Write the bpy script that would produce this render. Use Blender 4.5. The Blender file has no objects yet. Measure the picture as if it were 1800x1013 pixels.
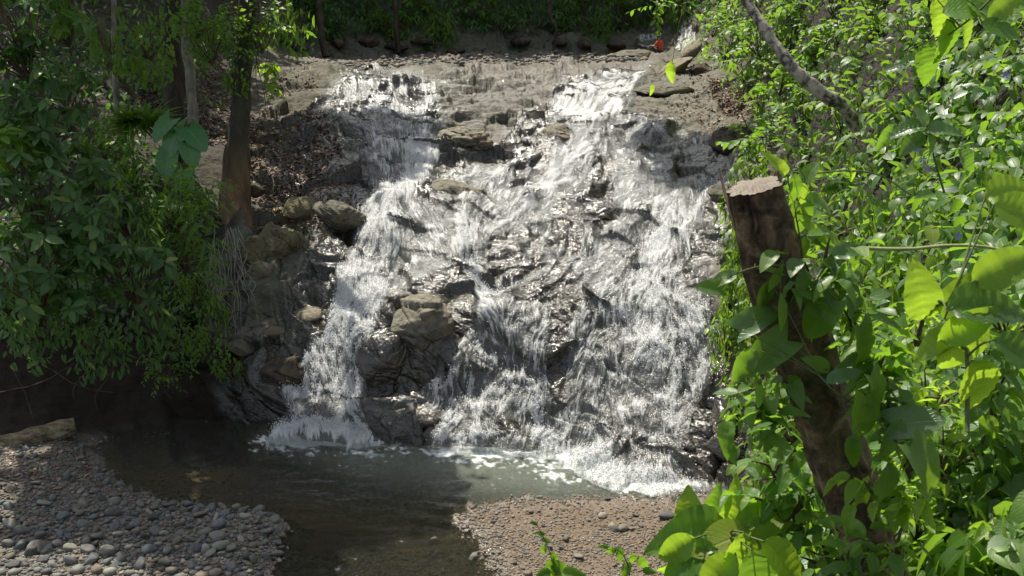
import bpy, math, random
import numpy as np
R = math.radians
rng = np.random.default_rng(7)
random.seed(7)

# ------------------------------------------------------------------ camera, sky, sun
H = 8.5; TH = R(16.7); F = 1750.0
ST, CT = math.sin(TH), math.cos(TH)
scene = bpy.context.scene
COL = scene.collection
cd = bpy.data.cameras.new('camera'); cam = bpy.data.objects.new('camera', cd); COL.objects.link(cam)
cam.location = (0, 0, H); cam.rotation_euler = (math.pi/2 - TH, 0, 0)
cd.sensor_width = 36; cd.lens = 35.0; cd.clip_end = 500; cd.clip_start = 0.05
cd.dof.use_dof = True; cd.dof.focus_distance = 18; cd.dof.aperture_fstop = 11.0
scene.camera = cam
SUN_EL, SUN_AZ = R(60), R(-24)          # azimuth from +Y towards +X; the sun stands behind the falls, a little left
SD = np.array([math.cos(SUN_EL)*math.sin(SUN_AZ), math.cos(SUN_EL)*math.cos(SUN_AZ), math.sin(SUN_EL)])
world = bpy.data.worlds.new('World'); scene.world = world; world.use_nodes = True
wn = world.node_tree.nodes; wl = world.node_tree.links
bg = wn['Background']
sky = wn.new('ShaderNodeTexSky'); sky.sky_type = 'NISHITA'; sky.sun_disc = False
sky.sun_elevation = SUN_EL; sky.sun_rotation = SUN_AZ
sky.dust_density = 2.0
hs = wn.new('ShaderNodeHueSaturation'); hs.inputs['Saturation'].default_value = 0.45; wl.new(sky.outputs[0], hs.inputs['Color']); wl.new(hs.outputs[0], bg.inputs[0]); bg.inputs[1].default_value = 0.13
sl = bpy.data.lights.new('sun', 'SUN'); sl.energy = 5.0; sl.angle = R(0.5); sl.color = (1.0, 0.935, 0.81)
so = bpy.data.objects.new('sun', sl); COL.objects.link(so)
so.rotation_euler = (math.pi/2 - SUN_EL, 0, math.pi - SUN_AZ)
so.location = tuple(SD*60)
vs = scene.view_settings
vs.view_transform = 'Standard'; vs.look = 'None'; vs.exposure = 0.45; vs.gamma = 1.0
scene.cycles.use_denoising = True
scene.cycles.max_bounces = 8; scene.cycles.transparent_max_bounces = 24
scene.cycles.diffuse_bounces = 3; scene.cycles.glossy_bounces = 3; scene.cycles.transmission_bounces = 4
scene.cycles.sample_clamp_indirect = 6
scene.cycles.caustics_reflective = False; scene.cycles.caustics_refractive = False

# ------------------------------------------------------------------ geometry helpers
def at(px, py, t):
    """point at camera depth t (metres) seen at picture position px, py of the 1800x1013 frame"""
    px = np.asarray(px, float); py = np.asarray(py, float); t = np.asarray(t, float)
    a = (px-900)/F*t; b = (506.5-py)/F*t
    return np.stack([a+0*b, t*CT + b*ST, H - t*ST + b*CT], -1)
def project(P):
    x, y, z = P[..., 0], P[..., 1], P[..., 2]-H
    t = y*CT - z*ST; u = y*ST + z*CT
    return 900 + F*x/t, 506.5 - F*u/t, t
def tplane(py, z=0.0):
    return (H-z)/(ST + (np.asarray(py, float)-506.5)/F*CT)

def _hash(i, j, k, s):
    h = (i.astype(np.int64)*374761393 + j.astype(np.int64)*668265263 + k.astype(np.int64)*2147483647 + s*1274126177) & 0xffffffff
    h = ((h ^ (h >> 13))*1274126177) & 0xffffffff
    h = ((h ^ (h >> 16))*2246822519) & 0xffffffff
    return ((h ^ (h >> 15)) & 0xffffff)/float(0x1000000)
def vnoise(P, s=0):
    """value noise, -1..1"""
    fl = np.floor(P); f = P-fl; f = f*f*f*(f*(f*6-15)+10); fl = fl.astype(np.int64)
    i, j, k = fl[..., 0], fl[..., 1], fl[..., 2]
    out = 0
    for a in (0, 1):
        wa = f[..., 0] if a else 1-f[..., 0]
        for b in (0, 1):
            wb = f[..., 1] if b else 1-f[..., 1]
            for c in (0, 1):
                wc = f[..., 2] if c else 1-f[..., 2]
                out = out + wa*wb*wc*_hash(i+a, j+b, k+c, s)
    return out*2-1
def fbm(P, o=4, s=0, g=0.5, lac=2.03):
    r = 0; a = 1; n = 0
    for q in range(o):
        r = r + a*vnoise(P, s+q*17); n += a; a *= g; P = P*lac + 11.3
    return r/n*1.6
def worley(P, s=0):
    """F1, F2 and the nearest cell's centre and a random per cell"""
    fl = np.floor(P).astype(np.int64)
    f1 = np.full(P.shape[:-1], 9.0); f2 = f1.copy(); C = np.zeros_like(P); rr = np.zeros(P.shape[:-1])
    for a in (-1, 0, 1):
        for b in (-1, 0, 1):
            for c in (-1, 0, 1):
                i, j, k = fl[..., 0]+a, fl[..., 1]+b, fl[..., 2]+c
                q = np.stack([i+_hash(i, j, k, s+1), j+_hash(i, j, k, s+2), k+_hash(i, j, k, s+3)], -1)
                d = np.sqrt(((P-q)**2).sum(-1)); m = d < f1
                f2 = np.where(m, f1, np.minimum(f2, d)); f1 = np.where(m, d, f1)
                C = np.where(m[..., None], q, C); rr = np.where(m, _hash(i, j, k, s+4), rr)
    return f1, f2, C, rr
def sstep(a, b, x):
    t = np.clip((x-a)/(b-a), 0, 1); return t*t*(3-2*t)
def polydist(px, py, poly):
    """signed distance in picture units, positive inside"""
    poly = np.asarray(poly, float); n = len(poly)
    d = np.full(np.shape(px), 1e9); ins = np.zeros(np.shape(px), bool)
    for q in range(n):
        x0, y0 = poly[q]; x1, y1 = poly[(q+1) % n]
        dx, dy = x1-x0, y1-y0
        t = np.clip(((px-x0)*dx+(py-y0)*dy)/(dx*dx+dy*dy+1e-9), 0, 1)
        d = np.minimum(d, np.hypot(px-x0-t*dx, py-y0-t*dy))
        if y0 != y1:
            ins ^= ((y0 > py) != (y1 > py)) & (px < (x1-x0)*(py-y0)/(y1-y0)+x0)
    return np.where(ins, d, -d)
def pmask(px, py, poly, soft=10):
    return sstep(-soft, soft, polydist(px, py, poly))
def boxblur(A, r, axis):
    if r < 1: return A
    A = np.moveaxis(A, axis, 0)
    pad = np.concatenate([np.repeat(A[:1], r+1, 0), A, np.repeat(A[-1:], r, 0)], 0)
    c = np.cumsum(pad, 0); out = (c[2*r+1:]-c[:-2*r-1])/(2*r+1)
    return np.moveaxis(out, 0, axis)
def blur(A, r, rx=None):
    for _ in range(3):
        A = boxblur(A, r, 0); A = boxblur(A, r if rx is None else rx, 1)
    return A
def norm(v):
    return v/(np.linalg.norm(v, axis=-1, keepdims=True)+1e-12)
def bilin(A, gx, gy, px, py):
    """sample grid A[row(py), col(px)] given 1D axes"""
    fx = np.clip(np.interp(px, gx, np.arange(len(gx))), 0, len(gx)-1.001)
    fy = np.clip(np.interp(py, gy, np.arange(len(gy))), 0, len(gy)-1.001)
    i = fy.astype(int); j = fx.astype(int); a = fy-i; b = fx-j
    if A.ndim == 3: a = a[..., None]; b = b[..., None]
    return (A[i, j]*(1-a)*(1-b) + A[i+1, j]*a*(1-b) + A[i, j+1]*(1-a)*b + A[i+1, j+1]*a*b)

def mesh_np(name, V, faces, mat=None, attrs=None, uv=None, smooth=True, parent=None, obj=True):
    """faces: list of (n,k) int arrays"""
    V = np.asarray(V, np.float32).reshape(-1, 3)
    if not isinstance(faces, (list, tuple)): faces = [faces]
    faces = [np.asarray(f, np.int32) for f in faces if len(f)]
    me = bpy.data.meshes.new(name)
    me.vertices.add(len(V)); me.vertices.foreach_set('co', V.ravel())
    loops = np.concatenate([f.ravel() for f in faces]); sizes = np.concatenate([np.full(len(f), f.shape[1], np.int32) for f in faces])
    starts = np.concatenate([[0], np.cumsum(sizes)[:-1]]).astype(np.int32)
    me.loops.add(len(loops)); me.loops.foreach_set('vertex_index', loops)
    me.polygons.add(len(sizes)); me.polygons.foreach_set('loop_start', starts)
    me.polygons.foreach_set('use_smooth', np.full(len(sizes), smooth, bool))
    if uv is not None:
        u = me.uv_layers.new(name='UVMap'); u.data.foreach_set('uv', np.asarray(uv, np.float32)[loops].ravel())
    for k, a in (attrs or {}).items():
        t = me.attributes.new(k, 'FLOAT', 'POINT'); t.data.foreach_set('value', np.asarray(a, np.float32).ravel())
    me.update(calc_edges=True)
    if mat is not None: me.materials.append(mat)
    if not obj: return me
    o = bpy.data.objects.new(name, me); COL.objects.link(o)
    if parent is not None: o.parent = parent
    return o
def grid_faces(nr, nc, keep=None):
    i = np.arange(nr*nc).reshape(nr, nc)
    f = np.stack([i[:-1, :-1], i[1:, :-1], i[1:, 1:], i[:-1, 1:]], -1).reshape(-1, 4)
    if keep is not None: f = f[keep.reshape(-1)]
    return f
def compact(V, F, attrs=None):
    used = np.zeros(len(V), bool)
    used[F.ravel()] = True
    m = np.cumsum(used)-1
    return V[used], m[F], {k: a.ravel()[used] for k, a in (attrs or {}).items()}
def tag(o, label=None, cat=None, group=None, kind=None):
    if label: o['label'] = label
    if cat: o['category'] = cat
    if group: o['group'] = group
    if kind: o['kind'] = kind
    return o
def empty(name, loc, label, cat, group=None):
    o = bpy.data.objects.new(name, None); COL.objects.link(o); o.location = tuple(float(q) for q in loc)
    o.empty_display_size = 0.2
    return tag(o, label, cat, group)

def tube(path, rad, sides=6, cap=True):
    """tube along a path (n,3) with radii (n,)"""
    path = np.asarray(path, float); n = len(path); rad = np.broadcast_to(np.asarray(rad, float), (n,))
    T = norm(np.gradient(path, axis=0))
    ref = np.array([0.31, 0.17, 0.93]); ref = np.where(abs(T@ref)[:, None] > 0.95, np.array([1., 0, 0]), ref)
    A = norm(np.cross(T, ref)); B = np.cross(T, A)
    a = np.linspace(0, 2*math.pi, sides, endpoint=False)
    V = path[:, None] + rad[:, None, None]*(np.cos(a)[None, :, None]*A[:, None]+np.sin(a)[None, :, None]*B[:, None])
    V = V.reshape(-1, 3); i = np.arange(n*sides).reshape(n, sides); j = np.roll(i, -1, 1)
    F4 = np.stack([i[:-1], j[:-1], j[1:], i[1:]], -1).reshape(-1, 4)
    return V, F4
def tubes(paths, sides=4):
    Vs, Fs, o = [], [], 0
    for p, r in paths:
        V, f = tube(p, r, sides); Vs.append(V); Fs.append(f+o); o += len(V)
    return np.concatenate(Vs), np.concatenate(Fs)
def curve_pts(ctrl, n=12):
    """Catmull-Rom through control points"""
    c = np.asarray(ctrl, float); c = np.vstack([2*c[0]-c[1], c, 2*c[-1]-c[-2]])
    out = []
    for i in range(1, len(c)-2):
        t = np.linspace(0, 1, n, endpoint=False)[:, None]
        out.append(0.5*((2*c[i])+(-c[i-1]+c[i+1])*t+(2*c[i-1]-5*c[i]+4*c[i+1]-c[i+2])*t*t+(-c[i-1]+3*c[i]-3*c[i+1]+c[i+2])*t**3))
    return np.vstack(out+[c[-2:-1]])

# ------------------------------------------------------------------ materials
class NT:
    def __init__(s, name):
        s.m = bpy.data.materials.new(name); s.m.use_nodes = True
        s.t = s.m.node_tree; s.n = s.t.nodes; s.l = s.t.links
        s.n.clear(); s.out = s.n.new('ShaderNodeOutputMaterial')
    def node(s, typ, ins=None, **kw):
        d = s.n.new(typ)
        for k, v in kw.items(): setattr(d, k, v)
        for k, v in (ins or {}).items(): s.set(d.inputs[k], v)
        return d
    def set(s, sock, v):
        if isinstance(v, bpy.types.NodeSocket): s.l.new(v, sock)
        elif isinstance(v, bpy.types.Node): s.l.new(v.outputs[0], sock)
        else: sock.default_value = (tuple(v)+(1,)) if isinstance(v, tuple) and len(v) == 3 and sock.type == 'RGBA' else v
    def attr(s, name): return s.node('ShaderNodeAttribute', attribute_name=name).outputs['Fac']
    def math(s, op, a, b=0.0, c=0.0, clamp=False):
        d = s.n.new('ShaderNodeMath'); d.operation = op; d.use_clamp = clamp
        s.set(d.inputs[0], a); s.set(d.inputs[1], b); s.set(d.inputs[2], c); return d.outputs[0]
    def mix(s, f, a, b, mode='MIX'):
        d = s.n.new('ShaderNodeMix'); d.data_type = 'RGBA'; d.blend_type = mode
        s.set(d.inputs['Factor'], f); s.set(d.inputs['A'] if False else d.inputs[6], a); s.set(d.inputs[7], b)
        return d.outputs[2]
    def mixf(s, f, a, b):
        d = s.n.new('ShaderNodeMix'); d.data_type = 'FLOAT'
        s.set(d.inputs[0], f); s.set(d.inputs[2], a); s.set(d.inputs[3], b); return d.outputs[0]
    def noise(s, scale, detail=4, rough=0.55, vec=None, dist=0.0):
        d = s.node('ShaderNodeTexNoise', {'Scale': scale, 'Detail': detail, 'Roughness': rough, 'Distortion': dist})
        if vec is not None: s.set(d.inputs['Vector'], vec)
        return d.outputs['Fac']
    def coord(s, scale=(1, 1, 1), which='Object', rot=(0, 0, 0)):
        c = s.node('ShaderNodeTexCoord')
        m = s.node('ShaderNodeMapping', {'Vector': c.outputs[which], 'Scale': scale, 'Rotation': rot}); return m.outputs[0]
    def ramp(s, f, stops):
        d = s.n.new('ShaderNodeValToRGB'); s.set(d.inputs[0], f)
        el = d.color_ramp.elements
        while len(el) < len(stops): el.new(0.5)
        for e, (p, c) in zip(el, stops):
            e.position = p; e.color = (tuple(c)+(1,)) if not isinstance(c, (int, float)) else (c, c, c, 1)
        return d.outputs[0]
    def bump(s, h, strength, dist, nrm=None):
        d = s.node('ShaderNodeBump', {'Strength': strength, 'Distance': dist, 'Height': h})
        if nrm is not None: s.set(d.inputs['Normal'], nrm)
        return d.outputs[0]
    def principled(s, **k):
        return s.node('ShaderNodeBsdfPrincipled', {a.replace('_', ' '): b for a, b in k.items()})
    def done(s, sh):
        s.l.new(sh if isinstance(sh, bpy.types.NodeSocket) else sh.outputs[0], s.out.inputs[0]); return s.m

# ------------------------------------------------------------------ the land: depth of the bare ground along lines of sight, as inverse depth (planes stay planes)
def pl(py, z=0.0): return (py, float(tplane(py, z)))
COLS = {
 -700: [(-400, 40), (0, 30), (200, 26), (400, 23), (600, 20.8), (735, 19.8), pl(800, .35), pl(1500, .35)],
 0:    [(-400, 40), (0, 29), (200, 25.5), (400, 22.8), (600, 20.8), (720, 20.3), pl(790, .2), pl(1500, .1)],
 250:  [(-400, 42), (0, 32), (200, 27), (400, 23.2), (600, 21.2), (735, 20.6), pl(760), pl(1500)],
 380:  [(-400, 46), (0, 40), (60, 38), (140, 32), (260, 26.8), (400, 23.5), (600, 21.3), (745, 20.5), pl(765), pl(1500)],
 480:  [(-400, 54), (0, 49), (85, 45), (105, 41), (120, 38), (150, 34), (250, 28), (400, 24), (520, 22), (650, 20.7), (750, 20.1), pl(775), pl(1500)],
 560:  [(-400, 56), (0, 51), (98, 47), (118, 40.5), (140, 35), (220, 29), (340, 25), (400, 23.7), (520, 21.7), (650, 20.5), (750, 19.9), pl(775), pl(1500)],
 650:  [(-400, 57), (0, 53), (101, 48), (118, 41.5), (137, 36), (150, 33.5), (192, 30.2), (208, 29.2), (215, 28.2), (333, 26), (347, 25), (520, 21.3), (700, 20), (770, 19.6), pl(785), pl(1500)],
 720:  [(-400, 57), (0, 53), (100, 48.5), (115, 42), (130, 37.5), (147, 34.5), (192, 30.4), (207, 29.5), (215, 28.5), (330, 26.2), (345, 25), (440, 23), (530, 21.3), (545, 20.9), (680, 20.2), (780, 19.4), pl(795), pl(1500)],
 800:  [(-400, 57), (0, 53), (100, 49), (112, 44), (130, 38), (180, 32), (268, 28), (290, 27.2), (350, 25.2), (440, 23), (520, 21.6), (555, 20.8), (690, 20), (785, 19.3), pl(790), pl(1500)],
 870:  [(-400, 57), (0, 54), (98, 49.5), (112, 44), (130, 38.2), (200, 31.3), (280, 27.8), (350, 25.4), (440, 23.2), (508, 22.1), (535, 21.2), (560, 20.7), (785, 19.3), pl(790), pl(1500)],
 960:  [(-400, 58), (0, 55), (97, 50), (112, 44.3), (130, 38.4), (220, 30.3), (350, 25.4), (500, 21.8), (545, 21), (785, 19.3), pl(795), pl(1500)],
 1060: [(-400, 58), (0, 55), (97, 50.5), (112, 44.5), (130, 38.4), (220, 30), (350, 25.2), (520, 21.2), (700, 19.7), (775, 19.1), (825, 18.5), pl(835), pl(1500)],
 1160: [(-400, 58), (0, 55), (60, 52.5), (95, 50), (112, 44), (130, 38), (240, 28.8), (350, 24.7), (480, 21.6), (600, 20), (780, 18.6), (855, 17.9), pl(865), pl(1500)],
 1220: [(-400, 56), (0, 53), (60, 50), (100, 45), (130, 37.5), (150, 35), (250, 28), (350, 24.2), (480, 21.3), (600, 19.9), (780, 18.4), (855, 17.85), pl(870), pl(1500)],
 1290: [(-400, 48), (0, 44), (100, 38), (150, 33), (250, 27), (350, 23.5), (500, 20.7), (700, 18.7), (850, 17.8), pl(875), pl(1500)],
 1340: [(-400, 44), (0, 38), (100, 33), (200, 27.5), (300, 24.2), (500, 20), (700, 17.6), (860, 15), (1013, 12.5), (1500, 8)],
 1420: [(-400, 38), (0, 31), (150, 25), (300, 19.5), (500, 15), (700, 12), (860, 9.4), (1013, 7.4), (1500, 4.4)],
 1500: [(-400, 30), (0, 24.5), (150, 19), (300, 15), (500, 11), (700, 8), (860, 6.2), (1013, 4.8), (1500, 2.6)],
 1800: [(-400, 18), (0, 14), (150, 11), (300, 9), (500, 6.5), (700, 4.8), (860, 3.9), (1013, 3.3), (1500, 2.2)],
 2500: [(-400, 12), (0, 9), (300, 6), (700, 3.6), (1013, 2.6), (1500, 1.8)],
}
def axis(segs):
    out = []
    for a, b, s in segs: out.append(np.arange(a, b, s))
    return np.concatenate(out+[[segs[-1][1]]])
GX = axis([(-700, -60, 16), (-60, 440, 4), (440, 1330, 1.9), (1330, 1860, 6), (1860, 2500, 20)])
GY = axis([(-400, 0, 12), (0, 92, 3), (92, 240, 1.1), (240, 800, 1.7), (800, 1020, 2.0), (1020, 1500, 16)])
ks = sorted(COLS)
Q = np.stack([np.interp(GY, [a for a, _ in COLS[k]], [1/b for _, b in COLS[k]]) for k in ks], 1)      # rows x cols
# smooth (monotone enough) in x with cosine-eased linear blend
Qf = np.empty((len(GY), len(GX)))
for r in range(len(GY)): Qf[r] = np.interp(GX, ks, Q[r])
# regular-grid smoothing for the middle zone, then sample back
RX = np.arange(-700, 2501, 4.0); RY = np.arange(-400, 1501, 2.0)
Qr = np.stack([np.interp(RY, [a for a, _ in COLS[k]], [1/b for _, b in COLS[k]]) for k in ks], 1)
Qr = np.stack([np.interp(RX, ks, Qr[r]) for r in range(len(RY))], 0)
Qs = blur(Qr, 1, 5)
def ground_t(px, py): return 1/bilin(Qs, RX, RY, np.asarray(px, float), np.asarray(py, float))
def ground(px, py): return at(px, py, ground_t(px, py))

PX, PY = np.meshgrid(GX, GY)
NOI = np.stack([PX/37, PY/37, 0*PX], -1)
WX = PX + 9*fbm(NOI, 3, 5); WY = PY + 7*fbm(NOI, 3, 9)           # wobbled picture positions, for natural outlines
T0 = ground_t(PX, PY)
P0 = at(PX, PY, T0)
POOL = [(120, 765), (140, 800), (170, 830), (215, 858), (270, 882), (370, 884), (455, 893), (500, 925), (490, 965), (455, 1030), (455, 1300), (880, 1300), (872, 1010), (845, 960), (800, 915), (812, 888), (850, 872), (960, 868), (1060, 866), (1140, 872), (1225, 866), (1215, 845), (1100, 800), (960, 770), (780, 765), (640, 755), (470, 745), (250, 742)]
pd_ = polydist(WX, WY, POOL) + 12*fbm(np.stack([PX/14, PY/9, 0*PX], -1), 4, 15)*sstep(780, 830, PY)
poolm = sstep(-26, 40, pd_)
flat = sstep(735, 800, PY + 0*PX)*(1-sstep(1290, 1350, PX))
deep = pmask(PX, PY, [(230, 770), (520, 770), (760, 785), (980, 800), (1090, 840), (900, 862), (760, 890), (560, 890), (330, 870)], 45)
sand = pmask(PX, PY, [(250, 800), (400, 786), (460, 808), (400, 842), (280, 856)], 24)
dz = -(0.10*poolm + 0.75*deep*poolm) + 0.62*sand*deep*poolm + 0.0
dz += (1-poolm)*flat*(0.06 + 0.05*fbm(P0*0.8, 3, 3)*1.0)
dz += (1-poolm)*pmask(PX, PY, [(-100, 900), (330, 905), (470, 925), (440, 1100), (-100, 1100)], 60)*0.10
# normals of the bare ground
def grid_normals(P, gx=1, gy=1):
    a = np.gradient(P, axis=1); b = np.gradient(P, axis=0)
    n = norm(np.cross(b, a)); n[..., :] = np.where(n[..., 2:3] < -0.15, -n, n); return n
N0 = grid_normals(P0)
for _ in range(2): N0 = norm(blur(N0, 4))
# zones
cliff = [(300, 770), (300, 640), (340, 470), (410, 400), (440, 250), (480, 150), (500, 118), (1240, 114), (1330, 150), (1370, 230), (1330, 420), (1345, 700), (1330, 872), (1235, 872), (1150, 862), (1050, 840), (960, 795), (780, 795), (640, 785), (470, 775)]
rock = pmask(WX, WY, cliff, 9)
back = sstep(112, 104, PY)*sstep(480, 540, PX)*(1-sstep(1240, 1300, PX))
rockall = np.maximum(rock, back*0.9)
slab = pmask(WX, WY, [(690, 112), (850, 110), (1045, 108), (1052, 124), (1000, 148), (962, 188), (925, 205), (865, 262), (800, 268), (775, 240), (765, 180), (735, 140)], 12)
slab_r = pmask(WX, WY, [(1095, 205), (1110, 165), (1200, 120), (1330, 130), (1360, 215), (1260, 245), (1180, 215)], 12)
smoothz = np.clip(slab*0.12 + slab_r*0.85, 0, 0.82)

def rock_disp(P, amp=1.0):
    w = np.stack([fbm(P*0.35, 3, 21), fbm(P*0.35+7, 3, 22), fbm(P*0.35+3, 3, 23)], -1)
    Pw = P + 0.55*w
    nb = norm(np.array([0.34, -0.40, 0.85])); e1 = norm(np.cross(nb, np.array([0.35, 0.93, 0.0]))); e2 = np.cross(nb, e1)
    B = np.stack([e1, e2, nb])
    loc0 = Pw@B.T
    s = loc0[..., 2] + 0.10*fbm(P*1.1, 3, 31)
    def saw(x, k=0.8):
        f = x-np.floor(x); return np.where(f < k, f/k, (1-f)/(1-k))
    pres = sstep(-0.5, 0.5, fbm(P*0.5, 2, 35))
    d = 0.20*(saw(s/0.66)-0.5)*(0.4+0.6*pres) + 0.05*(saw(s/0.2+0.3*fbm(P*0.9, 2, 41))-0.5)*(1.2-pres)
    def cells(scale, so, offa, tilt, crack, seed):
        q = loc0/np.array(scale)+so
        f1, f2, C, rr = worley(q, seed)
        loc = q-C
        tv = np.stack([_hash((rr*9999).astype(int), (rr*777).astype(int), (rr*55).astype(int), q_) for q_ in (1, 2, 3)], -1)-0.5
        return offa*(rr-0.5) + tilt*(loc*tv).sum(-1) - crack*sstep(0.07, 0.0, f2-f1)
    d = d + cells((1.9, 1.0, 0.6), 0, 0.24, 0.50, 0.07, 50)
    d = d + cells((0.7, 0.36, 0.2), 5, 0.06, 0.15, 0.02, 60)
    d = d + 0.22*fbm(P*0.55, 3, 70) + 0.03*fbm(P*2.6, 3, 71) + 0.010*fbm(P*9, 3, 72)
    return d*amp
RD = rock_disp(P0)
RDs = 0.22*fbm(P0*0.5, 3, 70)*0.35 + 0.05*(np.abs(fbm(P0*np.array([1.2, 1.2, 1.2])*1.0, 4, 91)))*-1.0 + 0.018*fbm(P0*5, 4, 72) + 0.3*RD
soil = fbm(P0*0.7, 4, 101)*0.12 + fbm(P0*3.5, 3, 102)*0.04
D = rockall*(RD*(1-smoothz)+RDs*smoothz) + (1-rockall)*(1-flat)*soil
near = sstep(4, 14, T0)                       # less relief close to the camera
wzone = pmask(WX, WY, [(470, 780), (560, 560), (620, 360), (640, 330), (760, 335), (800, 300), (920, 290), (980, 200), (1060, 120), (1140, 120), (1110, 200), (1290, 260), (1290, 340), (1240, 400), (1270, 600), (1200, 790), (1230, 862), (1050, 850), (960, 795), (770, 795), (830, 560), (700, 530), (660, 790)], 14)
RDw = 0.20*fbm(P0*0.5, 3, 70) + 0.55*blur(RD, 2) + 0.03*fbm(P0*3.2, 3, 171)
D = D*(1-rock*wzone) + rock*wzone*(0.50*RDw + 0.62*RD)*1.0
D = D*(0.25+0.75*near)
# steps where named features stand
steps = [([(640, 330), (770, 300), (775, 215), (640, 215)], -0.12, 14),
         ([(835, 500), (905, 500), (880, 538), (840, 535)], -0.18, 8),
         ([(1130, 240), (1285, 255), (1290, 335), (1140, 335)], -0.10, 14),
         ([(790, 300), (900, 295), (905, 350), (800, 352)], -0.14, 12),
         ([(600, 150), (760, 150), (765, 196), (620, 196)], -0.16, 10)]
for poly, dd, sf in steps: D = D + dd*pmask(WX, WY, poly, sf)
P1 = P0 + N0*D[..., None]
P1[..., 2] += dz + flat*(1-rockall)*(0.012*fbm(P0*6, 3, 120))
# never let the land poke above the pool where the pool is
wetw = pmask(WX, WY, [(470, 300), (620, 110), (760, 130), (1060, 105), (1140, 120), (1100, 200), (1240, 240), (1290, 250), (1290, 330), (1250, 500), (1280, 640), (1330, 800), (1300, 862), (1050, 840), (640, 790), (440, 790), (380, 700), (480, 560), (560, 420)], 16)
STREAMS = None
WETH = rockall*wetw*(1-0.70*slab)*(1-slab_r)
outc_dry = pmask(WX, WY, [(712, 532), (780, 526), (792, 560), (745, 590), (705, 570)], 9)
WETH *= (1-0.8*outc_dry)
shore = sstep(-40, -2, pd_)*sstep(735, 790, PY)
WETH = np.maximum(WETH, shore*0.9)
WETH = WETH*(1-0.8*sstep(5, 40, pd_)*sstep(760, 800, PY))
WETH = np.clip(WETH + 0.25*fbm(P0*1.1, 3, 131)*WETH, 0, 1)
LIT = np.clip(0.6*slab_r*sstep(1230, 1310, PX) + pmask(WX, WY, [(430, 200), (560, 130), (620, 300), (600, 360), (460, 380), (400, 330)], 30)*0.7 + (1-rockall)*(1-flat)*0.9, 0, 1)*(0.6+0.6*fbm(P0*1.3, 3, 141))
#
HOL_SHADE = pmask(WX, WY, [(-200, 540), (330, 560), (430, 640), (470, 740), (420, 775), (150, 768), (100, 775), (-200, 790)], 14)  # deep shade under the left-bank leaves, painted into the ground colour
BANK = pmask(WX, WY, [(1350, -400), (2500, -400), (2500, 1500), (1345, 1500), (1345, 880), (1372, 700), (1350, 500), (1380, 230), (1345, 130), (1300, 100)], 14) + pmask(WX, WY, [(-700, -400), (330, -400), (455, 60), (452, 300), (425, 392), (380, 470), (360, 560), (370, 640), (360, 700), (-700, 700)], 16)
LIT = np.clip(LIT, 0, 1)*(1-flat); LIT = np.maximum(LIT, np.maximum(BANK*0.95, HOL_SHADE))
GRA = (1-HOL_SHADE)*np.clip(flat + sstep(128, 112, PY)*sstep(500, 560, PX)*(1-sstep(1150, 1200, PX))*(PY > 100), 0, 1)*(1-rock)
SILT = np.maximum(pmask(PX, PY, [(800, 868), (1230, 862), (1330, 880), (1330, 1500), (860, 1500)], 24), np.maximum(0.9*pmask(PX, PY, [(150, 770), (520, 780), (620, 860), (840, 900), (850, 1300), (440, 1300), (480, 900), (250, 880)], 40), sand))
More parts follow.
